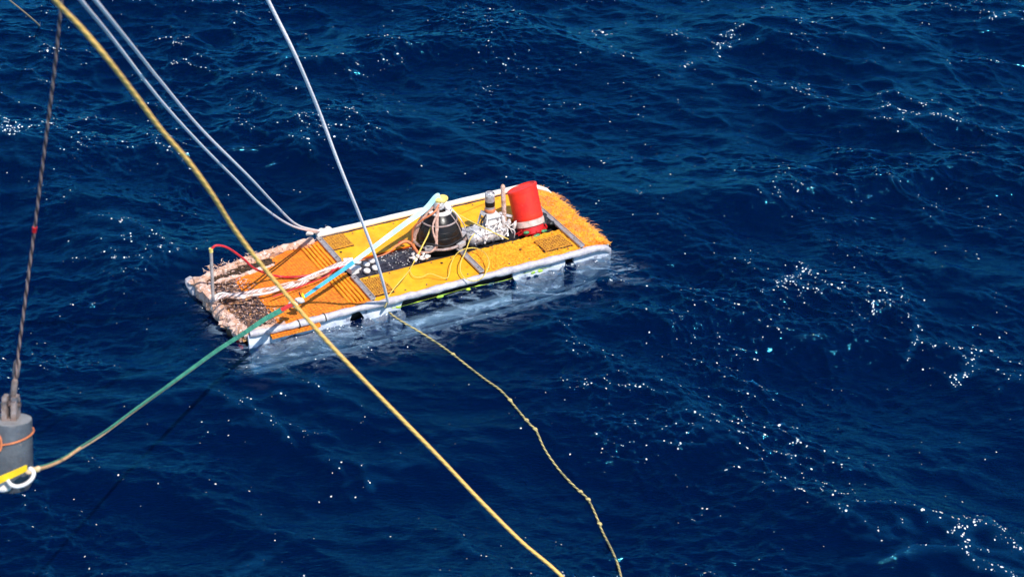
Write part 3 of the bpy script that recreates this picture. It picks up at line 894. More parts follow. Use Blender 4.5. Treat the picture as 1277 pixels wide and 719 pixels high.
# pink marine growth round the left end
def growth_tube(pts, r, name='fouled_rim', jit=0.55, freq=12, n=24):
    b = MB(); b.tube(smoothpath(pts, 24), r, n, jitter=jit, jfreq=freq)
    return part(b, name, M['growth'], sled)
growth_tube([(-0.74, 0.755, 0.125), (-1.1, 0.745, 0.12), (-1.5, 0.71, 0.10), (-1.85, 0.66, 0.07), (-2.06, 0.62, 0.05)], 0.048, jit=0.4)
growth_tube([(-2.10, 0.64, 0.05), (-2.11, 0.35, 0.04), (-2.09, 0.0, 0.03), (-2.07, -0.3, 0.035), (-2.04, -0.58, 0.045)], 0.070, jit=0.42)
growth_tube([(-2.03, 0.475, 0.075), (-1.8, 0.465, 0.09), (-1.55, 0.46, 0.105), (-1.3, 0.47, 0.115)], 0.022, jit=0.7)
growth_tube([(-2.04, -0.60, 0.05), (-1.85, -0.64, 0.07), (-1.62, -0.66, 0.085)], 0.042)
b = MB()
for i in range(12):
    y = random.uniform(-0.55, 0.62)
    b.blob((-2.09 + random.uniform(-0.06, 0.07), y, 0.06 + random.uniform(-0.06, 0.05)), random.uniform(0.018, 0.05), random.uniform(0.02, 0.06), random.uniform(0.014, 0.035), 0.7, 20, 9, 6)
for i in range(10):
    x = random.uniform(-2.0, -0.85)
    b.blob((x, yfar(x) - 0.06 + random.uniform(-0.05, 0.04), 0.115 + random.uniform(-0.02, 0.05) - 0.04 * max(0, (-1.3 - x))), random.uniform(0.02, 0.06), random.uniform(0.014, 0.035), random.uniform(0.012, 0.026), 0.7, 20, 9, 6)
part(b, 'growth_clumps', M['growth'], sled, kind='stuff')
b = MB(); b.blob((-2.14, 0.62, 0.00), 0.07, 0.10, 0.10, 0.5, 9, 20, 14)
part(b, 'foul_corner', M['white_rim'], sled)

# centre well
b = MB(); b.box((0.555, 0.01, 0.035), (2.36, 0.40, 0.05))
well = part(b, 'well_floor', M['hull_dark'], sled, smooth=False)
for y in (-0.200, 0.212):
    b = MB(); b.box((0.54, y, 0.085), (2.37, 0.008, 0.05)); part(b, 'well_wall', M['orange_deep'], sled, smooth=False)
b = MB(); b.sheet(-0.62, 0.14, -0.185, 0.195, lambda x, y: 0.115 + 0.014 * math.cos(y * 14), 30, 16, 0.04, 0.012, 20)
part(b, 'black_cover', M['black_tray'], sled)
for (dx, dy) in ((-0.56, -0.03), (-0.50, -0.13), (-0.45, 0.0), (-0.40, -0.11), (-0.50, 0.09), (-0.37, 0.04)):
    b = MB(); b.lathe([(0.030, 0), (0.036, 0.006), (0.036, 0.022), (0.028, 0.030), (0.012, 0.031)], (dx, dy, 0.135), (random.uniform(-.25, .25), random.uniform(-.3, 0), 1), 16)
    part(b, 'round_cap', M['white_plastic'], sled)
b = MB()
for i in range(70):
    x, y = random.uniform(-0.28, 0.13), random.uniform(-0.17, 0.15)
    b.blob((x, y, 0.13 + 0.01 * math.cos(y * 14)), random.uniform(.003, .007), random.uniform(.003, .007), .004, 0.2, 9, 6, 4)
part(b, 'speckles', M['white_plastic'], sled, kind='stuff')
b = MB(); b.box((-0.63, -0.02, 0.155), (0.09, 0.17, 0.06), Matrix.Rotation(0.15, 3, 'Z')); b.box((-0.60, 0.12, 0.15), (0.10, 0.10, 0.05), Matrix.Rotation(-0.3, 3, 'Z'))
part(b, 'white_block', M['white_plastic'], sled)
# rod at the left end
rb = on_plane(266, 376, 0.03); rt = on_plane(263, 311, 0.03)
b = MB(); b.tube([rb, rb.lerp(rt, 0.5), rt], 0.017, 12)
rod = part(b, 'upright_rod', M['rod'], sled)
b = MB(); b.tube([rt - Vector((0, 0, 0.03)), rt + Vector((0, 0, 0.012))], 0.021, 12); part(b, 'rod_cap', M['yellow_pad'], rod)
# small dark deck plugs
for (x, y) in ((0.28, -0.30), (-0.60, -0.25), (-0.52, -0.24), (-0.57, 0.40), (1.15, -0.42)):
    b = MB(); b.lathe([(0.014, 0), (0.014, 0.008), (0.008, 0.011)], (x, y, DZ + 0.002), n=10); part(b, 'deck_plug', M['black_band'], sled)

q = MB(); q.lathe([(0.009, 0), (0.009, 0.004), (0.005, 0.007)], (0, 0, 0), n=6)
bolt0 = part(q, 'bolt', M['steel_dark'], sled); bolt0.location = (-0.55, 0.25, DZ + 0.006)
for x in np.arange(-0.30, 1.70, 0.24):
    for y in (0.25, 0.73, -0.245, -0.64):
        c_ = bolt0.copy(); COL.objects.link(c_); c_.parent = sled; c_.location = (float(x) + random.uniform(-.01, .01), y, DZ + 0.006)
# frayed strands of the netting
def strands(count, area, zf, lo, hi, lift, m, name, parent, wth=0.0035, out=None):
    b = MB()
    for _ in range(count):
        x, y = area()
        z = zf(x, y)
        a = random.uniform(0, 2 * math.pi) if out is None else out(x, y) + random.gauss(0, 0.7)
        l = random.uniform(lo, hi)
        d = Vector((math.cos(a), math.sin(a), 0)); sd_ = Vector((-d.y, d.x, 0)) * wth
        up = random.uniform(0.1, 1.0) * lift
        curl = random.uniform(-0.5, 0.5)
        p0 = Vector((x, y, z)); p1 = p0 + d * l * 0.5 + Vector((0, 0, up)) ; p2 = p0 + (d + Vector((-d.y, d.x, 0)) * curl) * l + Vector((0, 0, up * random.uniform(-0.2, 1.2)))
        i = len(b.v)
        b.v += [p0 - sd_, p0 + sd_, p1 + sd_ * 0.8, p1 - sd_ * 0.8, p2]
        b.v += [p0 + Vector((0, 0, wth)), p1 + Vector((0, 0, wth))]
        b.face((i, i + 3, i + 6, i + 5)); b.face((i + 5, i + 6, i + 2, i + 1)); b.face((i + 3, i + 4, i + 6)); b.face((i + 6, i + 4, i + 2)); b.face((i, i + 1, i + 2, i + 3)); b.face((i + 3, i + 2, i + 4))
    return part(b, name, M[m], parent, smooth=False, kind='stuff')
fa = lambda: (random.uniform(1.78, 2.10), random.uniform(-0.66, 0.74))
strands(4600, fa, lambda x, y: zap(x, y) + 0.008, 0.015, 0.055, 0.016, 'strand_yellow', 'netting_strands', apron)
strands(900, fa, lambda x, y: zap(x, y) + 0.008, 0.02, 0.07, 0.022, 'strand_orange', 'netting_strands', apron)
clumps_ = [random.uniform(-0.55, 0.72) for _ in range(11)]
fe = lambda: ((2.09 + random.uniform(-0.06, 0.02), max(-0.58, min(0.74, random.choice(clumps_) + random.gauss(0, 0.035)))) if random.random() < 0.8 else (random.uniform(1.75, 2.1), 0.77))
fe_old = lambda: ((2.08 + random.uniform(-0.05, 0.03), random.uniform(-0.55, 0.70)) if random.random() < 0.7 else (random.uniform(1.8, 2.1), 0.76))
strands(240, fe, lambda x, y: 0.07 + random.uniform(-0.05, 0.03), 0.02, 0.12, 0.04, 'strand_orange', 'frayed_edge', apron, 0.003, out=lambda x, y: 0.2 if y < 0.7 else 1.2)
strands(260, fe, lambda x, y: 0.07 + random.uniform(-0.05, 0.03), 0.02, 0.08, 0.03, 'strand_yellow', 'frayed_edge', apron, 0.003, out=lambda x, y: 0.2 if y < 0.7 else 1.2)
strands(260, lambda: (-2.08 + abs(random.gauss(0, 0.05)) - 0.04, random.uniform(-0.62, 0.66)), lambda x, y: 0.085 + random.uniform(-0.04, 0.02), 0.02, 0.07, 0.02, 'growth_fibre', 'growth_fibres', sled, 0.004)
strands(200, lambda: (random.uniform(-2.0, -0.75), random.gauss(0.70, 0.035)), lambda x, y: 0.15 - 0.05 * max(0, -1.3 - x), 0.02, 0.07, 0.015, 'growth_fibre', 'growth_fibres', sled, 0.004)
strands(120, lambda: (random.uniform(-2.0, -1.62), random.uniform(-0.62, 0.60)), lambda x, y: zmat(x, y) + 0.01, 0.02, 0.06, 0.02, 'growth_fibre', 'growth_fibres', sled, 0.004)
strands(1300, lambda: (random.uniform(0.66, 1.72), random.uniform(-0.66, -0.22)), lambda x, y: DZ + 0.006, 0.010, 0.025, 0.006, 'strand_yellow', 'matting_tufts', sled, 0.003)

# ------------------------------------------------------------------ black bell housing in its cage
bc = loc_at(548, 297, 0.165); bc = Vector((bc.x, bc.y, DZ + 0.01))
bell = tag(empty('caged_bell', S(*bc), YAW), 'glossy black bell-shaped housing in a ring cage at the middle of the yellow sled', 'bell housing')
o = bc
b = MB(); b.lathe([(0.225, -0.06), (0.240, 0.0), (0.243, 0.07), (0.236, 0.14), (0.220, 0.20), (0.196, 0.26), (0.162, 0.31), (0.12, 0.355), (0.075, 0.385), (0.05, 0.39)], o, (0.04, 0, 1), 40)
body = part(b, 'bell_body', M['black_gloss'], bell, bc)
b = MB(); b.lathe([(0.125, 0.0), (0.13, 0.012), (0.118, 0.022), (0.06, 0.03)], o + Vector((0.015, 0, 0.355)), n=30); part(b, 'white_collar', M['white_plastic'], bell, bc)
def ring(c, r, tr, n=40, name='cage_ring', m='cage', jit=0.1):
    b = MB(); b.tube([(c[0] + r * math.cos(a), c[1] + r * math.sin(a), c[2]) for a in np.linspace(0, 2 * math.pi, n, endpoint=False)], tr, 8, closed=True, jitter=jit, jfreq=20)
    return part(b, name, M[m], bell, bc)
for zz_, rr_ in ((0.02, 0.2445), (0.14, 0.2395), (0.20, 0.2235)):
    b = MB(); b.lathe([(rr_ - 0.004, -0.006), (rr_, 0), (rr_ - 0.004, 0.006)], o + Vector((zz_ * 0.04, 0, zz_)), n=40); part(b, 'body_band', M['band'], bell, bc)
ring(o + Vector((0, 0, 0.05)), 0.283, 0.016); ring(o + Vector((0.0, 0, 0.275)), 0.192, 0.009)
for k, (pts_, r_, m_) in enumerate((
    ([(-0.27, -0.10, 0.10), (-0.20, -0.24, 0.13), (-0.05, -0.285, 0.09), (0.14, -0.26, 0.12), (0.27, -0.12, 0.08)], 0.009, 'black_band'),
    ([(-0.30, 0.05, 0.04), (-0.29, 0.02, 0.22), (-0.22, -0.06, 0.34), (-0.10, -0.10, 0.42), (-0.02, -0.05, 0.47)], 0.010, 'cord_orange'),
    ([(0.10, -0.10, 0.42), (0.18, -0.14, 0.30), (0.25, -0.12, 0.16), (0.30, -0.06, 0.06)], 0.006, 'white_plastic'),
    ([(-0.08, -0.12, 0.40), (-0.16, -0.18, 0.28), (-0.15, -0.24, 0.12), (-0.22, -0.24, 0.04), (-0.32, -0.16, 0.03)], 0.011, 'blush'))):
    b = MB(); b.tube(smoothpath([o + Vector(q) for q in pts_], 7), r_, 8, jitter=0.2, jfreq=18); part(b, 'cage_cable', M[m_], bell, bc)
apex = o + Vector((-0.01, 0.0, 0.50))
for a, r_, m_ in ((-122, 0.017, 'blush'), (168, 0.022, 'blush'), (150, 0.010, 'cage'), (-48, 0.0065, 'cage'), (10, 0.008, 'cage'), (75, 0.008, 'cage')):
    c_, s_ = math.cos(R(a)), math.sin(R(a))
    b = MB(); b.tube(smoothpath([o + Vector((0.283 * c_, 0.283 * s_, 0.05)), o + Vector((0.235 * c_, 0.235 * s_, 0.20)), o + Vector((0.175 * c_, 0.175 * s_, 0.30)), o + Vector((0.07 * c_, 0.07 * s_, 0.43))], 8), r_, 8, jitter=0.35 if m_ == 'blush' else 0.0, jfreq=22)
    part(b, 'cage_leg', M[m_], bell, bc)
b = MB(); b.lathe([(0.055, 0.0), (0.065, 0.02), (0.06, 0.06), (0.05, 0.08)], o + Vector((0, 0, 0.40)), n=20); part(b, 'lifting_head', M['silver'], bell, bc)
b = MB(); b.blob(o + Vector((0.03, 0.0, 0.500)), 0.080, 0.055, 0.046, 0.10, 8, 20, 12)
part(b, 'yellow_pad', M['yellow_pad'], bell, bc)
b = MB()
for (dx, dy, dz, q) in ((0.09, -0.05, 0.40, 0.035), (0.075, -0.02, 0.44, 0.028), (0.05, -0.09, 0.37, 0.025)):
    b.blob(o + Vector((dx, dy, dz)), q, q, q, 0.4, 14, 12, 8)
part(b, 'white_shackle', M['white_plastic'], bell, bc)
for k, c_ in enumerate(((0.13, -0.26, 0.055), (-0.20, -0.19, 0.055))):
    b = MB(); b.box(o + Vector(c_), (0.10, 0.05, 0.04), Matrix.Rotation(0.4 - k, 3, 'Z')); part(b, 'clamp', M['silver'], bell, bc, smooth=False)

# ------------------------------------------------------------------ camera housing on its white bracket, with pump
wc = on_plane(612, 300, -0.05); wx = wc.x
wb = Vector((wx, 0.0, DZ - 0.05))
pump = tag(empty('camera_pump_assembly', S(*wb), YAW), 'silver camera housing on a white bracket above a fouled pump, between bell and red float', 'camera unit')
b = MB(); b.tube([(wx - 0.27, 0.0, 0.17), (wx - 0.22, 0.0, 0.175), (wx + 0.15, 0.0, 0.18), (wx + 0.20, 0, 0.18)], [0.06, 0.105, 0.11, 0.07], 22, jitter=0.28, jfreq=16)
part(b, 'pump_body', M['silver'], pump, wb)
b = MB()
for _ in range(60):
    a = random.uniform(0, math.pi * 2); x = wx + random.uniform(-0.24, 0.17)
    b.blob((x, 0.10 * math.cos(a), 0.175 + 0.10 * math.sin(a)), random.uniform(.008, .026), random.uniform(.008, .022), random.uniform(.006, .016), 0.6, 25, 8, 6)
part(b, 'growth_clumps', M['white_rim'], pump, wb, kind='stuff')
b = MB()
for _ in range(40):
    a = random.uniform(0, math.pi * 2); x = wx + random.uniform(-0.24, 0.17)
    b.blob((x, 0.11 * math.cos(a), 0.175 + 0.11 * math.sin(a)), random.uniform(.008, .022), random.uniform(.008, .020), random.uniform(.006, .014), 0.6, 25, 8, 6)
part(b, 'dark_clumps', M['black_tray'], pump, wb, kind='stuff')
hx = on_plane(611, 262, 0.02)
hz = hx.z
zt = on_plane(611, 239, 0.02).z
for (lx_, ly_) in ((-0.085, -0.10), (0.085, -0.10), (-0.085, 0.10), (0.085, 0.10)):
    b = MB(); b.tube([(wx + lx_ * 1.25, ly_ * 1.2, 0.12), (hx.x + lx_ * 0.75, ly_ * 0.7 + 0.02, hz - 0.02)], 0.011, 8)
    part(b, 'bracket_leg', M['white_plastic'], pump, wb)
b = MB()
for (a_, c_) in (((-0.10, -0.115, 0.14), (0.08, -0.085, 0.33)), ((0.10, -0.115, 0.14), (-0.08, -0.085, 0.33)), ((-0.09, -0.10, 0.33), (0.09, -0.10, 0.33)), ((-0.095, -0.115, 0.23), (0.095, -0.115, 0.23))):
    b.tube([Vector((wx, 0, 0)) + Vector(a_), Vector((wx, 0, 0)) + Vector(c_)], 0.008, 6)
part(b, 'bracket_brace', M['white_plastic'], pump, wb)
b = MB(); b.box((hx.x, 0.01, hz - 0.035), (0.17, 0.17, 0.03), taper=0.8); b.box((hx.x + 0.01, 0.01, hz - 0.11), (0.14, 0.13, 0.11), taper=0.85)
part(b, 'bracket_plate', M['white_plastic'], pump, wb, smooth=False)
b = MB(); b.tube([(hx.x - 0.13, -0.02, hz - 0.20), (hx.x - 0.125, -0.02, hz - 0.09), (hx.x - 0.06, -0.02, hz - 0.02)], 0.012, 6); b.tube([(hx.x - 0.13, -0.02, hz - 0.20), (hx.x - 0.04, -0.06, hz - 0.17)], 0.010, 6)
part(b, 'dark_bracket', M['black_band'], pump, wb)
H = zt - hz
b = MB(); b.lathe([(0.050, -0.02), (0.052, 0.0), (0.052, H * 0.75), (0.046, H * 0.9), (0.028, H)], (hx.x, 0.02, hz), n=24)
cy = part(b, 'camera_tube', M['steel'], pump, wb)
b = MB(); b.lathe([(0.058, 0.0), (0.060, 0.012), (0.060, 0.03), (0.055, 0.036)], (hx.x, 0.02, hz - 0.01), n=24); part(b, 'orange_collar', M['cord_orange'], pump, wb)
b = MB(); b.lathe([(0.0535, 0.0), (0.0545, 0.01), (0.0545, 0.05), (0.053, 0.055)], (hx.x, 0.02, hz + H * 0.25), n=24); part(b, 'dark_window', M['black_gloss'], cy, wb)
b = MB(); b.lathe([(0.056, 0.0), (0.056, 0.02), (0.045, 0.035)], (hx.x, 0.02, hz + H * 0.80), n=24); part(b, 'tube_cap', M['silver'], cy, wb)
b = MB(); q = Vector((wx - 0.30, 0.06, 0.21)); b.box(q, (0.14, 0.12, 0.08), Matrix.Rotation(0.3, 3, 'Y')); part(b, 'pink_plate', M['white_rim'], pump, wb, smooth=False)
pb = on_plane(629, 275, 0.05); pt = on_plane(627, 231, 0.05)
b = MB(); dd = (pt - pb); b.tube([pb - dd * 0.5, pb, pb + dd * 0.5, pt - dd.normalized() * 0.02, pt, pt + dd.normalized() * 0.012], [0.024, 0.024, 0.025, 0.025, 0.019, 0.006], 14, jitter=0.05, jfreq=12)
part(b, 'blunt_post', M['growth'], pump, wb)
b = MB()
for k in range(16):
    q = on_plane(random.uniform(620, 645), random.uniform(266, 294), random.uniform(-0.08, 0.06))
    d_ = Vector((random.gauss(0, 1), random.gauss(0, 1), random.gauss(0, 1))).normalized()
    if k % 2: b.box(q, (random.uniform(.02, .06), random.uniform(.02, .05), random.uniform(.02, .06)), d_.to_track_quat('Z', 'Y').to_matrix())
    else: b.lathe([(0.018, -0.03), (0.022, -0.025), (0.022, 0.02), (0.014, 0.03)], q, d_, 12)
part(b, 'silver_fittings', M['silver'], pump, wb, kind='stuff')
b = MB()
for k in range(9):
    q0 = on_plane(random.uniform(616, 645), random.uniform(268, 285), random.uniform(-0.1, 0.0)); q1 = q0 + Vector((random.uniform(-.1, .1), random.uniform(-.06, .02), random.uniform(-.16, -.04)))
    b.tube(smoothpath([q0, q0.lerp(q1, .5) + Vector((random.uniform(-.04, .04), -.04, .03)), q1], 5), 0.006, 6)
part(b, 'wiring', M['white_plastic'], pump, wb, kind='stuff')
for k in range(3):
    b = MB(); q = on_plane(628 + 6 * k, 272 + 4 * k, -0.06); b.lathe([(0.02, 0), (0.022, 0.01), (0.022, 0.06), (0.012, 0.09)], q - Vector((0, 0, 0.05)), (0.2 * k - .2, -0.2, 1), 14); part(b, 'connector', M['white_plastic'], pump, wb)

# ------------------------------------------------------------------ red float
fb = on_plane(659, 272, 0.0); ft = on_plane(650.5, 233, 0.13)
fl0 = Vector((fb.x + 0.01, 0.0, DZ - 0.04))
flt = tag(empty('red_float', S(*fl0), YAW), 'bright red bucket-shaped float leaning in its milky collar near the right end of the sled', 'float')
ax = (ft - fb); hl = ax.length; ax.normalize()
def on(base_z): return fb + ax * base_z
b = MB(); b.lathe([(0.125, -0.01), (0.158, 0.0), (0.162, 0.01), (0.162, hl * 0.12), (0.160, hl * 0.125), (0.161, hl * 0.5), (0.163, hl * 0.90), (0.168, hl * 0.905), (0.168, hl * 0.985), (0.160, hl), (0.142, hl + 0.002), (0.138, hl - 0.008), (0.0, hl - 0.010)], fb, ax, 44)
for q in b.v:                                    # the rim is cut slightly askew
    t_ = (q - fb).dot(ax) / hl
    q += ax * (0.16 * max(0, t_) * (q.x - (fb + ax * hl * t_).x))
part(b, 'float_body', M['red'], flt, fl0)
b = MB(); b.lathe([(0.150, -0.075), (0.166, -0.07), (0.168, -0.012), (0.150, -0.004)], fb, ax, 40); part(b, 'milky_collar', M['clear_band'], flt, fl0)
b = MB(); b.lathe([(0.14, -0.16), (0.15, -0.15), (0.145, -0.075)], fb, ax, 30); part(b, 'collar_base', M['red_plain'], flt, fl0)
for k in range(9):
    a = R(200 + k * 18 + random.uniform(-6, 6))
    p0 = Vector((fb.x, 0, 0.10)) + Vector((0.20 * math.cos(a), 0.17 * math.sin(a), 0)); p1 = fb + ax * -0.07 + Vector((0.165 * math.cos(a + 0.2), 0.165 * math.sin(a + 0.2), 0))
    b = MB(); b.tube([p0, p0.lerp(p1, 0.5) + Vector((0.01, -0.01, 0)), p1], 0.010, 6); part(b, 'red_strap', M['red_plain'], flt, fl0)
for k in range(3):
    a = R((-95, -60, -130)[k]); c_ = fb + ax * (-0.115 + 0.02 * k) + Vector((0.175 * math.cos(a), 0.175 * math.sin(a), 0))
    b = MB(); b.blob(c_, 0.042 - .006 * k, 0.02, 0.018, 0.3, 16, 12, 8); part(b, 'green_fitting', M['green_fit'], flt, fl0)
b = MB(); c_ = on_plane(690, 285, 0.0)
for k in range(6): b.blob(Vector((1.66 + random.uniform(-.06, .05), random.uniform(-.08, .12), 0.15)), 0.045, 0.04, 0.03, 0.5, 14, 10, 7)
part(b, 'black_wraps', M['black_band'], flt, fl0)

# ------------------------------------------------------------------ cables lying on the sled
def rope_on_sled(pxs, r, name, m, label, cat, n=8, jitter=0.0, nsm=8, group=None):
    """pxs: (px, py, height above water)"""
    P = [loc_at(x, y, z) for x, y, z in pxs]
    base = P[0].copy()
    root = MB(); root.tube(smoothpath(P, nsm), r, n, jitter=jitter, jfreq=25)
    root.v = [Vector(q) - base for q in root.v]
    o = root.build(name, M[m])
    o.location = S(*base); o.rotation_euler = (0, 0, YAW)
    tag(o, label, cat, group)
    return o
# bundle of hoses down the middle
bundle = []
P0 = [(262, 374, 0.10), (278, 368, 0.13), (300, 369, 0.15), (330, 363, 0.16), (355, 357, 0.17), (378, 350, 0.18), (400, 340, 0.18), (420, 332, 0.19), (440, 327, 0.19)]
for k, (nm, m_, r_, lab) in enumerate((('white_hose', 'rope_bundle', 0.019, 'thick off-white rope of the bundle down the middle of the orange mats'),
                                ('white_hose', 'rubber_white', 0.013, 'thin smooth white hose of the bundle down the middle of the orange mats'),
                                ('white_hose', 'growth', 0.013, 'pinkish fouled hose of the bundle down the middle of the orange mats'))):
    pts = [(x + 2 * math.sin(i * 1.9 + k * 2.1), y + 2.6 * math.cos(i * 1.3 + k * 2.1), z + 0.015 * math.sin(i * 1.9 + k * 2)) for i, (x, y, z) in enumerate(P0)]
    rope_on_sled(pts, r_, nm, m_, lab, 'hose', jitter=0.25 if m_ == 'growth' else 0.05, group='hoses bundled along the middle of the sled')
def world_rope(P, r, name, m, label, cat, n=10, nsm=10, jitter=0.0, group=None, jf=20):
    base = Vector(P[0])
    b = MB(); b.tube(smoothpath(P, nsm), r, n, jitter=jitter, jfreq=jf)
    b.v = [Vector(q) - base for q in b.v]
    o = b.build(name, M[m]); o.location = base
    return tag(o, label, cat, group)
rp = [tuple(rt)]
redpts = [S(*rt), S(*on_plane(270, 306, 0.03)), S(*on_plane(284, 309, 0.03)), S(*on_plane(303, 322, 0.05)), S(*on_plane(318, 335, 0.07)), at(345, 344, z=0.17), at(370, 345, z=0.16), at(395, 341, z=0.165), at(418, 335, z=0.18), at(434, 331, z=0.19)]
world_rope(redpts, 0.012, 'red_hose', 'hose_red', 'red hose arching from the rod top over the orange mats', 'hose')
world_rope([at(422, 333, z=0.2), at(405, 345, z=0.19), at(388, 352, z=0.19), at(362, 362, z=0.18), at(340, 370, z=.17)], 0.007, 'thin_hose', 'hose_red', 'thin dark red hose lying among the white hoses on the mats', 'hose')
# pinkish hose with wraps leading to the bell
world_rope([at(446, 325, z=0.17), at(462, 322, z=0.18), at(482, 316, z=0.20), at(494, 307, z=0.22), at(505, 301, z=0.24), at(513, 304, z=0.22), at(519, 312, z=0.2), at(524, 318, z=0.17)], [0.006] * 25 + [0.006 + 0.001 * min(i, 10) for i in range(46)], 'brown_hose', 'cord_orange', 'brownish hose looping over the black cover to the bell', 'hose', jitter=0.15)
b = MB()
for (x, y, z, q) in ((500, 303, .2, .03), (505, 301, .2, .025)):
    b.blob(at(x, y, z=z), q, q * .8, q * .6, 0.4, 16, 12, 8)
b0 = at(500, 303, z=0.2); b.v = [v - b0 for v in b.v]; o_ = b.build('red_plug', M['red_plain']); o_.location = b0; tag(o_, 'small red plug at the bend of the brownish hose by the bell', 'plug')
b = MB(); c0 = at(523, 321, z=0.16)
for k in range(9):
    b.blob(c0 + Vector((random.uniform(-.07, .08), random.uniform(-.08, .06), random.uniform(-.01, .03))), random.uniform(.015, .04), random.uniform(.012, .03), random.uniform(.008, .02), 0.9, 40, 16, 10)
b.v = [v - c0 for v in b.v]; o_ = b.build('crumpled_wrap', M['knot_white']); o_.location = c0; tag(o_, 'crumpled white wrap by the left foot of the black bell', 'wrap')
# yellow cords on the near deck (heights show in their shadows)
world_rope([at(546, 258, z=0.55), at(541, 272, z=0.46), at(534, 292, z=0.33), at(527, 306, z=0.24), at(521, 318, z=0.18), at(516, 327, z=0.15)], 0.008, 'yellow_rope', 'cord_yellow', 'yellow cord running straight down the front of the bell cage', 'cord', n=6)
world_rope([at(516, 328, z=0.15), at(512, 333, z=0.15), at(512, 339, z=0.15), at(517, 345, z=0.15), at(526, 345, z=0.16), at(536, 341, z=0.19), at(546, 344, z=0.18), at(556, 347, z=0.15), at(560, 342, z=0.16), at(562, 331, z=0.19), at(566, 321, z=0.21), at(572, 314, z=0.2), at(580, 310, z=.22)], 0.0045, 'yellow_rope', 'cord_yellow', 'thin yellow cord wavering across the near deck below the bell', 'cord', n=6)
world_rope([at(516, 327, z=0.16), at(511, 336, z=0.22), at(504, 345, z=0.25), at(496, 354, z=0.22), at(488, 364, z=0.16), at(482, 373, z=0.13)], 0.0055, 'yellow_rope', 'cord_yellow', 'thin pale yellow cord slanting from the bell to the near rim', 'cord', n=6)
world_rope([at(592, 291, z=0.30), at(587, 297, z=0.28), at(584, 304, z=0.24), at(580, 315, z=0.24), at(575, 326, z=0.21), at(574, 337, z=0.18), at(579, 346, z=0.16), at(590, 350, z=0.14), at(600, 347, z=0.15), at(607, 338, z=0.19), at(610, 327, z=0.22), at(606, 317, z=0.22), at(598, 311, z=0.2), at(590, 309, z=0.2), at(580, 310, z=.22)], 0.0055, 'yellow_rope', 'cord_yellow', 'yellow cord curled in one big loop over the near rim right of the bell', 'cord', n=6)
world_rope([at(562, 262, z=0.50), at(580, 272, z=0.44), at(600, 282, z=0.37), at(620, 292, z=0.28), at(634, 298, z=0.2)], 0.006, 'yellow_rope', 'cord_yellow', 'yellow cord stretched from the bell top across the camera unit', 'cord', n=6)
world_rope([at(556, 252, z=0.55), at(590, 246, z=0.40), at(628, 238, z=0.25)], 0.004, 'grey_cord', 'rope_white', 'thin grey cord from the bell top out to the far rim', 'cord', n=6)

# ------------------------------------------------------------------ the sling from the hanging weight to the bell
padp = S(*(bc + Vector((-0.02, 0.0, 0.545))))
kn = at(373, 374, z=0.34)
bl = [padp + Vector((0.05, 0.02, -0.035)), padp + Vector((0.0, 0.0, 0.0)), at(530, 261, z=0.555), at(505, 279, z=0.50), at(470, 305, z=0.45), at(435, 331, z=0.40), at(405, 352, z=0.37), at(385, 366, z=0.35), kn]
wd = 12.0
sl = tag(empty('lifting_sling', kn), 'blue and green webbing sling running from the hanging grey weight to the black bell', 'sling')
def rel(P): return [Vector(p) - kn for p in P]
side = ray(430, 330).cross(bl[2] - bl[5]).normalized()
pb_ = smoothpath(bl, 6)
ws_ = []
for i in range(len(pb_)):
    t = i / (len(pb_) - 1)
    ws_.append(0.056 - 0.028 * max(0, (t - 0.25) / 0.75) if t > 0.12 else 0.056)
def is_teal(t): return t > 0.62
cut = int(len(pb_) * 0.60)
b = MB(); b.ribbon(rel(pb_[:cut + 1]), ws_[:cut + 1], side, 0.012); part(b, 'pale_webbing', M['strap_blue'], sl)
b = MB(); b.ribbon(rel(pb_[cut:]), ws_[cut:], side, 0.012); part(b, 'teal_webbing', M['strap_teal'], sl)
b = MB(); b.blob((0, 0, 0), 0.05, 0.03, 0.03, 0.4, 14, 14, 10); b.blob(Vector(at(366, 379, z=0.36)) - kn, 0.05, 0.035, 0.028, 0.4, 14, 14, 10)
part(b, 'white_knot', M['knot_white'], sl)
b = MB(); b.lathe([(0.03, -0.012), (0.036, 0), (0.03, 0.012)], Vector(at(378, 369, z=0.36)) - kn, (1, 0.3, .3), 14); part(b, 'yellow_wrap', M['strap_yellow'], sl)
b = MB(); b.lathe([(0.028, -0.006), (0.032, 0), (0.028, 0.006)], Vector(at(374, 367, z=0.37)) - kn, (1, 0.3, .3), 14); part(b, 'black_wrap', M['black_band'], sl)
def sd_at(px):          # distance from the viewer along the sling
    t = (kn_px - px) / (kn_px - 38.0)
    return d_kn + (wd - d_kn) * t
kn_px = 366.0; d_kn = (at(366, 379, z=0.36) - Vector((0, 0, CAM_H))).length
path = [(366, 379), (352, 386), (330, 398), (300, 418), (270, 437), (235, 462), (200, 487), (165, 512), (130, 538), (100, 557), (80, 570), (60, 579), (42, 584)]
b = MB(); b.ribbon(rel(smoothpath([at(366, 379, z=0.36), at(357, 383, d=sd_at(357)), at(350, 387, d=sd_at(350))], 4)), [0.04] * 9, side, 0.02); part(b, 'red_end', M['red_plain'], sl)
gp = [at(x, y, d=sd_at(x)) for x, y in path[1:9]]
gps = smoothpath(gp, 5)
gw = [0.056 * (1 - 0.80 * (i / (len(gps) - 1)) ** 0.8) for i in range(len(gps))]
b = MB(); b.ribbon(rel(gps), gw, side, 0.014); part(b, 'green_webbing', M['strap_green'], sl)
lp = [at(x - 1, y + 1.5 + 1.5 * min(1, (352 - x) / 100), d=sd_at(x) + 0.02) for x, y in path[1:]]
b = MB(); b.tube(rel(smoothpath(lp, 10)), 0.0075, 8); part(b, 'tan_rope', M['rope_tan'], sl)
lp = [at(x + 1, y - 1.2, d=sd_at(x) + 0.02) for x, y in path[6:]]
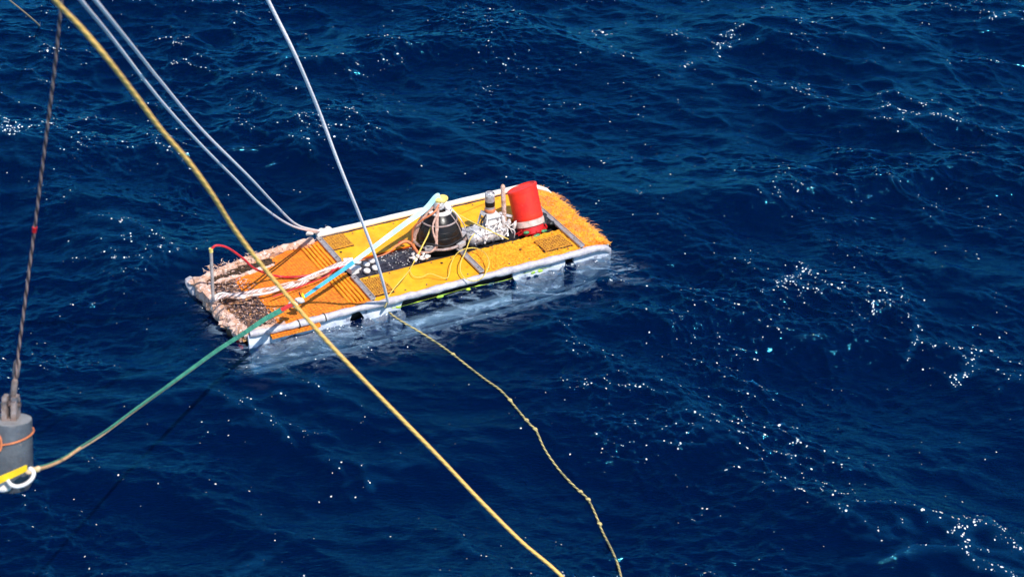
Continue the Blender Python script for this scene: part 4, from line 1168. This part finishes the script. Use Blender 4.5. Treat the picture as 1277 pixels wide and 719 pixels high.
b = MB(); b.tube(rel(smoothpath(lp, 10)), 0.0055, 8); part(b, 'green_rope', M['rope_green'], sl)
lp = [at(x, y + 1.2 + 0.8 * math.sin(i), d=sd_at(x) - 0.02) for i, (x, y) in enumerate(path[9:])]
b = MB(); b.tube(rel(smoothpath(lp, 10)), 0.010, 8, jitter=0.15); part(b, 'orange_rope', M['rope_peach'], sl)
b = MB()
for q in ((40, 585), (46, 584), (36, 588)): b.blob(at(q[0], q[1], d=11.85) - kn, 0.022, 0.02, 0.02, 0.5, 20, 12, 8)
part(b, 'end_knot', M['rope_tan'], sl)

# ------------------------------------------------------------------ hanging weight
wt = at(12.5, 522, d=11.95)
wax = (wt - at(9.5, 592, d=12.0)).normalized(); wax = (wax + Vector((0, 0, 0.6))).normalized() if abs(wax.y) > 0.3 else wax
wq = Vector((0, 0, 1)).rotation_difference(wax)
wgt = tag(empty('hanging_weight', wt - wax * 0.40), 'grey cylindrical weight hanging from the wire at the left edge', 'weight')
wgt.rotation_euler = wq.to_euler()
def wp(mb, name, m, smooth=True, parent=None):
    b0 = wt - Vector((0, 0, 0.40)); mb.v = [Vector(q) - b0 for q in mb.v]
    return mb.build(name, M[m], parent or wgt, smooth)
b = MB(); b.lathe([(0.06, -0.43), (0.105, -0.425), (0.118, -0.40), (0.126, -0.34), (0.127, -0.02), (0.122, -0.008)], wt, n=48); wp(b, 'weight_body', 'weight')
b = MB(); b.lathe([(0.120, -0.012), (0.125, -0.006), (0.124, 0.0), (0.112, 0.004), (0.0, 0.005)], wt, n=48); wp(b, 'weight_cap', 'weight_top')
for k, dx in enumerate((-0.022, 0.034)):
    b = MB(); b.box(wt + Vector((dx, 0.0, 0.058)), (0.030, 0.11, 0.115)); b.box(wt + Vector((dx, 0.0, 0.128)), (0.030, 0.075, 0.028)); wp(b, 'clevis_plate', 'clevis', False)
b = MB(); b.tube([wt + Vector((-0.05, 0, 0.09)), wt + Vector((0.065, 0, 0.09))], 0.016, 12); wp(b, 'clevis_pin', 'steel_dark')
b = MB(); b.lathe([(0.05, 0.004), (0.05, 0.012), (0.03, 0.013)], wt + Vector((-0.01, 0, 0)), n=24); wp(b, 'clevis_base', 'clevis')
# orange cord round the weight
b = MB(); pts = [wt + Vector((0.134 * math.cos(a), 0.134 * math.sin(a), -0.13 + 0.028 * math.cos(a - 0.6))) for a in np.linspace(0, 2 * math.pi, 44, endpoint=False)]
b.tube(pts, 0.0055, 8, closed=True)
b0 = wt + Vector((0, 0, -0.15)); b.v = [q - b0 for q in b.v]; o_ = b.build('orange_cord', M['cord_orange']); o_.location = wt - wax * 0.12; o_.rotation_euler = wq.to_euler()
tag(o_, 'thin orange cord tied once round the hanging grey weight', 'cord')
b = MB(); cq = wt + Vector((-0.035, -0.135, -0.135)); b.tube([cq + Vector((0.018 * math.cos(a), -0.012, 0.05 * math.sin(a))) for a in np.linspace(0, 2 * math.pi, 20, endpoint=False)], 0.006, 8, closed=True)
b.v = [q - b0 for q in b.v]; b.build('cord_loop', M['cord_orange'], o_)
# yellow strap and white shackle at its foot
yp = [at(-60, 625, d=11.6), at(-20, 608, d=11.65), at(0, 598, d=11.7), at(18, 590, d=11.74), at(33, 583, d=11.8)]
b = MB(); ps = smoothpath(yp, 5); b.ribbon([p - yp[2] for p in ps], [0.05 - 0.015 * i / len(ps) for i in range(len(ps))], (0, 0, 1), 0.01)
o_ = b.build('yellow_strap', M['strap_yellow']); o_.location = yp[2]; tag(o_, 'bright yellow webbing strap crossing the foot of the grey weight', 'strap')
sp_ = [at(x, y, d=11.72) for x, y in ((9, 598), (14, 604), (22, 606), (32, 603), (40, 596), (42, 588), (36, 583))]
b = MB(); b.tube([p - sp_[0] for p in smoothpath(sp_, 6)], 0.012, 10); o_ = b.build('white_shackle', M['white_plastic']); o_.location = sp_[0]; tag(o_, 'curved white shackle under the foot of the grey weight', 'shackle')
b = MB(); sq = at(2, 606, d=11.8); b.blob((0, 0, 0), 0.05, 0.04, 0.03, 0.3, 12); o_ = b.build('white_knot', M['knot_white']); o_.location = sq; tag(o_, 'pale knot under the yellow strap at the left picture edge', 'knot')

# wire up to the crane
top = wt + Vector((0.006, 0, 0.09))
dW = (top - Vector((0, 0, CAM_H))).length
wpts = [top, at(17, 490, d=dW), at(21, 455, d=dW - 0.1), at(30, 385, d=dW - 0.35), at(43, 286, d=dW - 0.7), at(55, 190, d=dW - 1.1), at(67, 95, d=dW - 1.5), at(77, 0, d=dW - 1.9), at(100, -230, d=dW - 2.8), at(118, -420, d=dW - 3.4)]
wire = empty('wire_rope', wpts[0])
tag(wire, 'brown twisted wire rope with a red mark holding up the grey weight', 'wire rope')
b = MB(); b.tube([p - wpts[0] for p in smoothpath(wpts[1:], 14)], 0.0082, 10); b.build('wire', M['rope_wire'], wire)
b = MB(); b.tube([p - wpts[0] for p in (top, wpts[1])], 0.006, 8); b.tube([p - wpts[0] + Vector((0.016, 0, 0)) for p in (top, wpts[1])], 0.006, 8); b.build('wire_eye', M['rope_wire'], wire)
for (px, py, r_) in ((17.5, 484, 0.018), (20.5, 460, 0.020)):
    c_ = at(px, py, d=dW - 0.04) - wpts[0]; u = (wpts[3] - wpts[1]).normalized()
    b = MB(); b.tube([c_ - u * 0.062, c_ - u * 0.05, c_ + u * 0.05, c_ + u * 0.062], [r_ * 0.75, r_, r_, r_ * 0.75], 14); b.build('crimp_sleeve', M['clevis'], wire)
u = (wpts[5] - wpts[4]).normalized(); c_ = wpts[4] - wpts[0]
b = MB(); b.tube([c_ - u * 0.018, c_ + u * 0.018], 0.0125, 12); b.build('red_mark', M['red_plain'], wire)

# ------------------------------------------------------------------ the other lines
yc = [(20, -60, 8.0), (68, 0, 8.4), (100, 33, 8.6), (134, 74, 8.8), (167, 117, 9.1), (200, 160, 9.4), (234, 200, 9.7), (264, 242, 10.0), (294, 288, 10.4), (334, 340, 10.8), (400, 417, 11.3), (450, 470, 11.7), (500, 521, 12.1), (550, 572, 12.5), (600, 625, 12.9), (650, 675, 13.3), (702, 720, 13.7), (760, 790, 14.0), (830, 900, 14.2)]
YC = [at(x + random.uniform(-.7, .7), y, d=d) for x, y, d in yc] + [at(880, 980, z=-0.3)]
world_rope(YC, [0.0100 + 0.0022 * min(1, i / 90) + 0.0005 * math.sin(i * 0.4) for i in range(19 * 8 + 1)], 'yellow_cable', 'rope_cable', 'thick yellow cable crossing the whole view in front of the sled', 'cable', n=14, nsm=8)
att = S(-0.64, 0.86, 0.16)
def hang(pxs, d0, d1, end, extra):
    n = len(pxs); out = [at(pxs[0][0] - extra[0], pxs[0][1] - extra[1], d=d0 - 1.2)]
    for i, (x, y) in enumerate(pxs):
        out.append(at(x, y, d=d0 + (d1 - d0) * i / n))
    return out + [end]
dA = (att - Vector((0, 0, CAM_H))).length
world_rope(hang([(99, -2), (140, 48), (200, 125), (250, 180), (291, 221), (327, 257), (363, 281)], 10.5, dA, att, (120, 150)), 0.0108, 'white_rope', 'rope_white', 'white rope to the far rim, the left one of the pair', 'rope', group='pair of white ropes to the far rim')
world_rope(hang([(117, -2), (167, 60), (200, 101), (250, 160), (312, 222), (343, 255), (370, 280)], 10.5, dA, att + Vector((0.03, 0.02, 0)), (120, 150)), 0.0108, 'white_rope', 'rope_white', 'white rope to the far rim, the right one of the pair', 'rope', group='pair of white ropes to the far rim')
b = MB()
for q in ((0, 0, 0), (0.07, 0.02, 0.01), (-0.06, -0.03, 0.0), (0.12, 0.05, 0)): b.blob(q, 0.045, 0.03, 0.028, 0.5, 16, 12, 8)
o_ = b.build('rope_knot', M['knot_white']); o_.location = att + Vector((-0.02, -0.03, 0.02)); tag(o_, 'white knot where the pair of ropes meets the far rim', 'knot')
att2 = S(-0.54, -0.755, 0.11); dB = (att2 - Vector((0, 0, CAM_H))).length
world_rope(hang([(333, -2), (364, 60), (384, 105), (401, 147), (420, 198), (438, 243), (451, 275), (467, 317), (477, 350)], 16.0, dB, att2, (84, 170)), 0.0155, 'white_rope', 'rope_white', 'single thicker white rope coming down to the middle of the near rim', 'rope')
fl = [(481, 383, 0.09), (486, 390, 0.04), (500, 400, 0.02), (520, 411, 0.02), (545, 427, 0.02), (565, 442, 0.03), (585, 457, 0.02), (605, 472, 0.02), (625, 488, 0.03), (645, 510, 0.03), (658, 527, 0.04), (668, 538, 0.03), (680, 560, 0.03), (700, 588, 0.03), (720, 610, 0.03), (733, 622, 0.02), (744, 642, 0.03), (752, 662, 0.03), (766, 690, 0.03), (775, 720, 0.03), (790, 800, 0.0), (800, 880, -0.1)]
FL = [at(x + random.uniform(-1, 1), y + random.uniform(-1, 1), z=z) for x, y, z in fl]
FLOAT_LINE = FL
ln = empty('floating_line', att2); tag(ln, 'thin knotted tan line drifting on the water from the near rim to the bottom edge', 'line')
sea_o = bpy.data.objects['sea_water']
dg = bpy.context.evaluated_depsgraph_get()
def sea_z(x, y):
    ok, p_, n_, i_ = sea_o.ray_cast(Vector((x, y, 5)), Vector((0, 0, -1)))
    return p_.z if ok else 0.0
pts = smoothpath([att2] + FL, 10)
# keep the line lying on the waves, in the same place as seen by the photographer
res = []
for i, p_ in enumerate(pts):
    if i > 12:
        d_ = (p_ - Vector((0, 0, CAM_H)))
        q = p_.copy()
        for _ in range(4):
            zz = sea_z(q.x, q.y) + 0.008
            q = Vector((0, 0, CAM_H)) + d_ * ((zz - CAM_H) / d_.z)
        res.append(q)
    else:
        res.append(p_)
sm = []
for i in range(len(res)):
    a = res[max(0, i - 2):i + 3]; sm.append(sum(a, Vector()) / len(a))
b = MB(); b.tube([p - att2 for p in sm], [0.0095 + 0.003 * abs(noise.noise(Vector((i * 0.35, 0, 0)))) for i in range(len(sm))], 8); b.build('line', M['rope_line'], ln)
for i in (60, 95, 108, 118, 152, 160, 175):
    if i < len(sm):
        b = MB(); b.blob((0, 0, 0), 0.024, 0.018, 0.016, 0.5, 30, 10, 8); k_ = b.build('knot', M['rope_line'], ln); k_.location = sm[i] - att2
tl = [at(-30, -32, d=21), at(10, -1, d=23), at(30, 15, d=24), at(44, 27, d=24.9)]
e_ = at(49, 32, z=0.0); world_rope(tl + [e_, e_ + (e_ - tl[-1]) * 0.2], 0.009, 'thin_line', 'rope_tan', 'thin pale line dipping into the water at the top left corner', 'line', n=6)
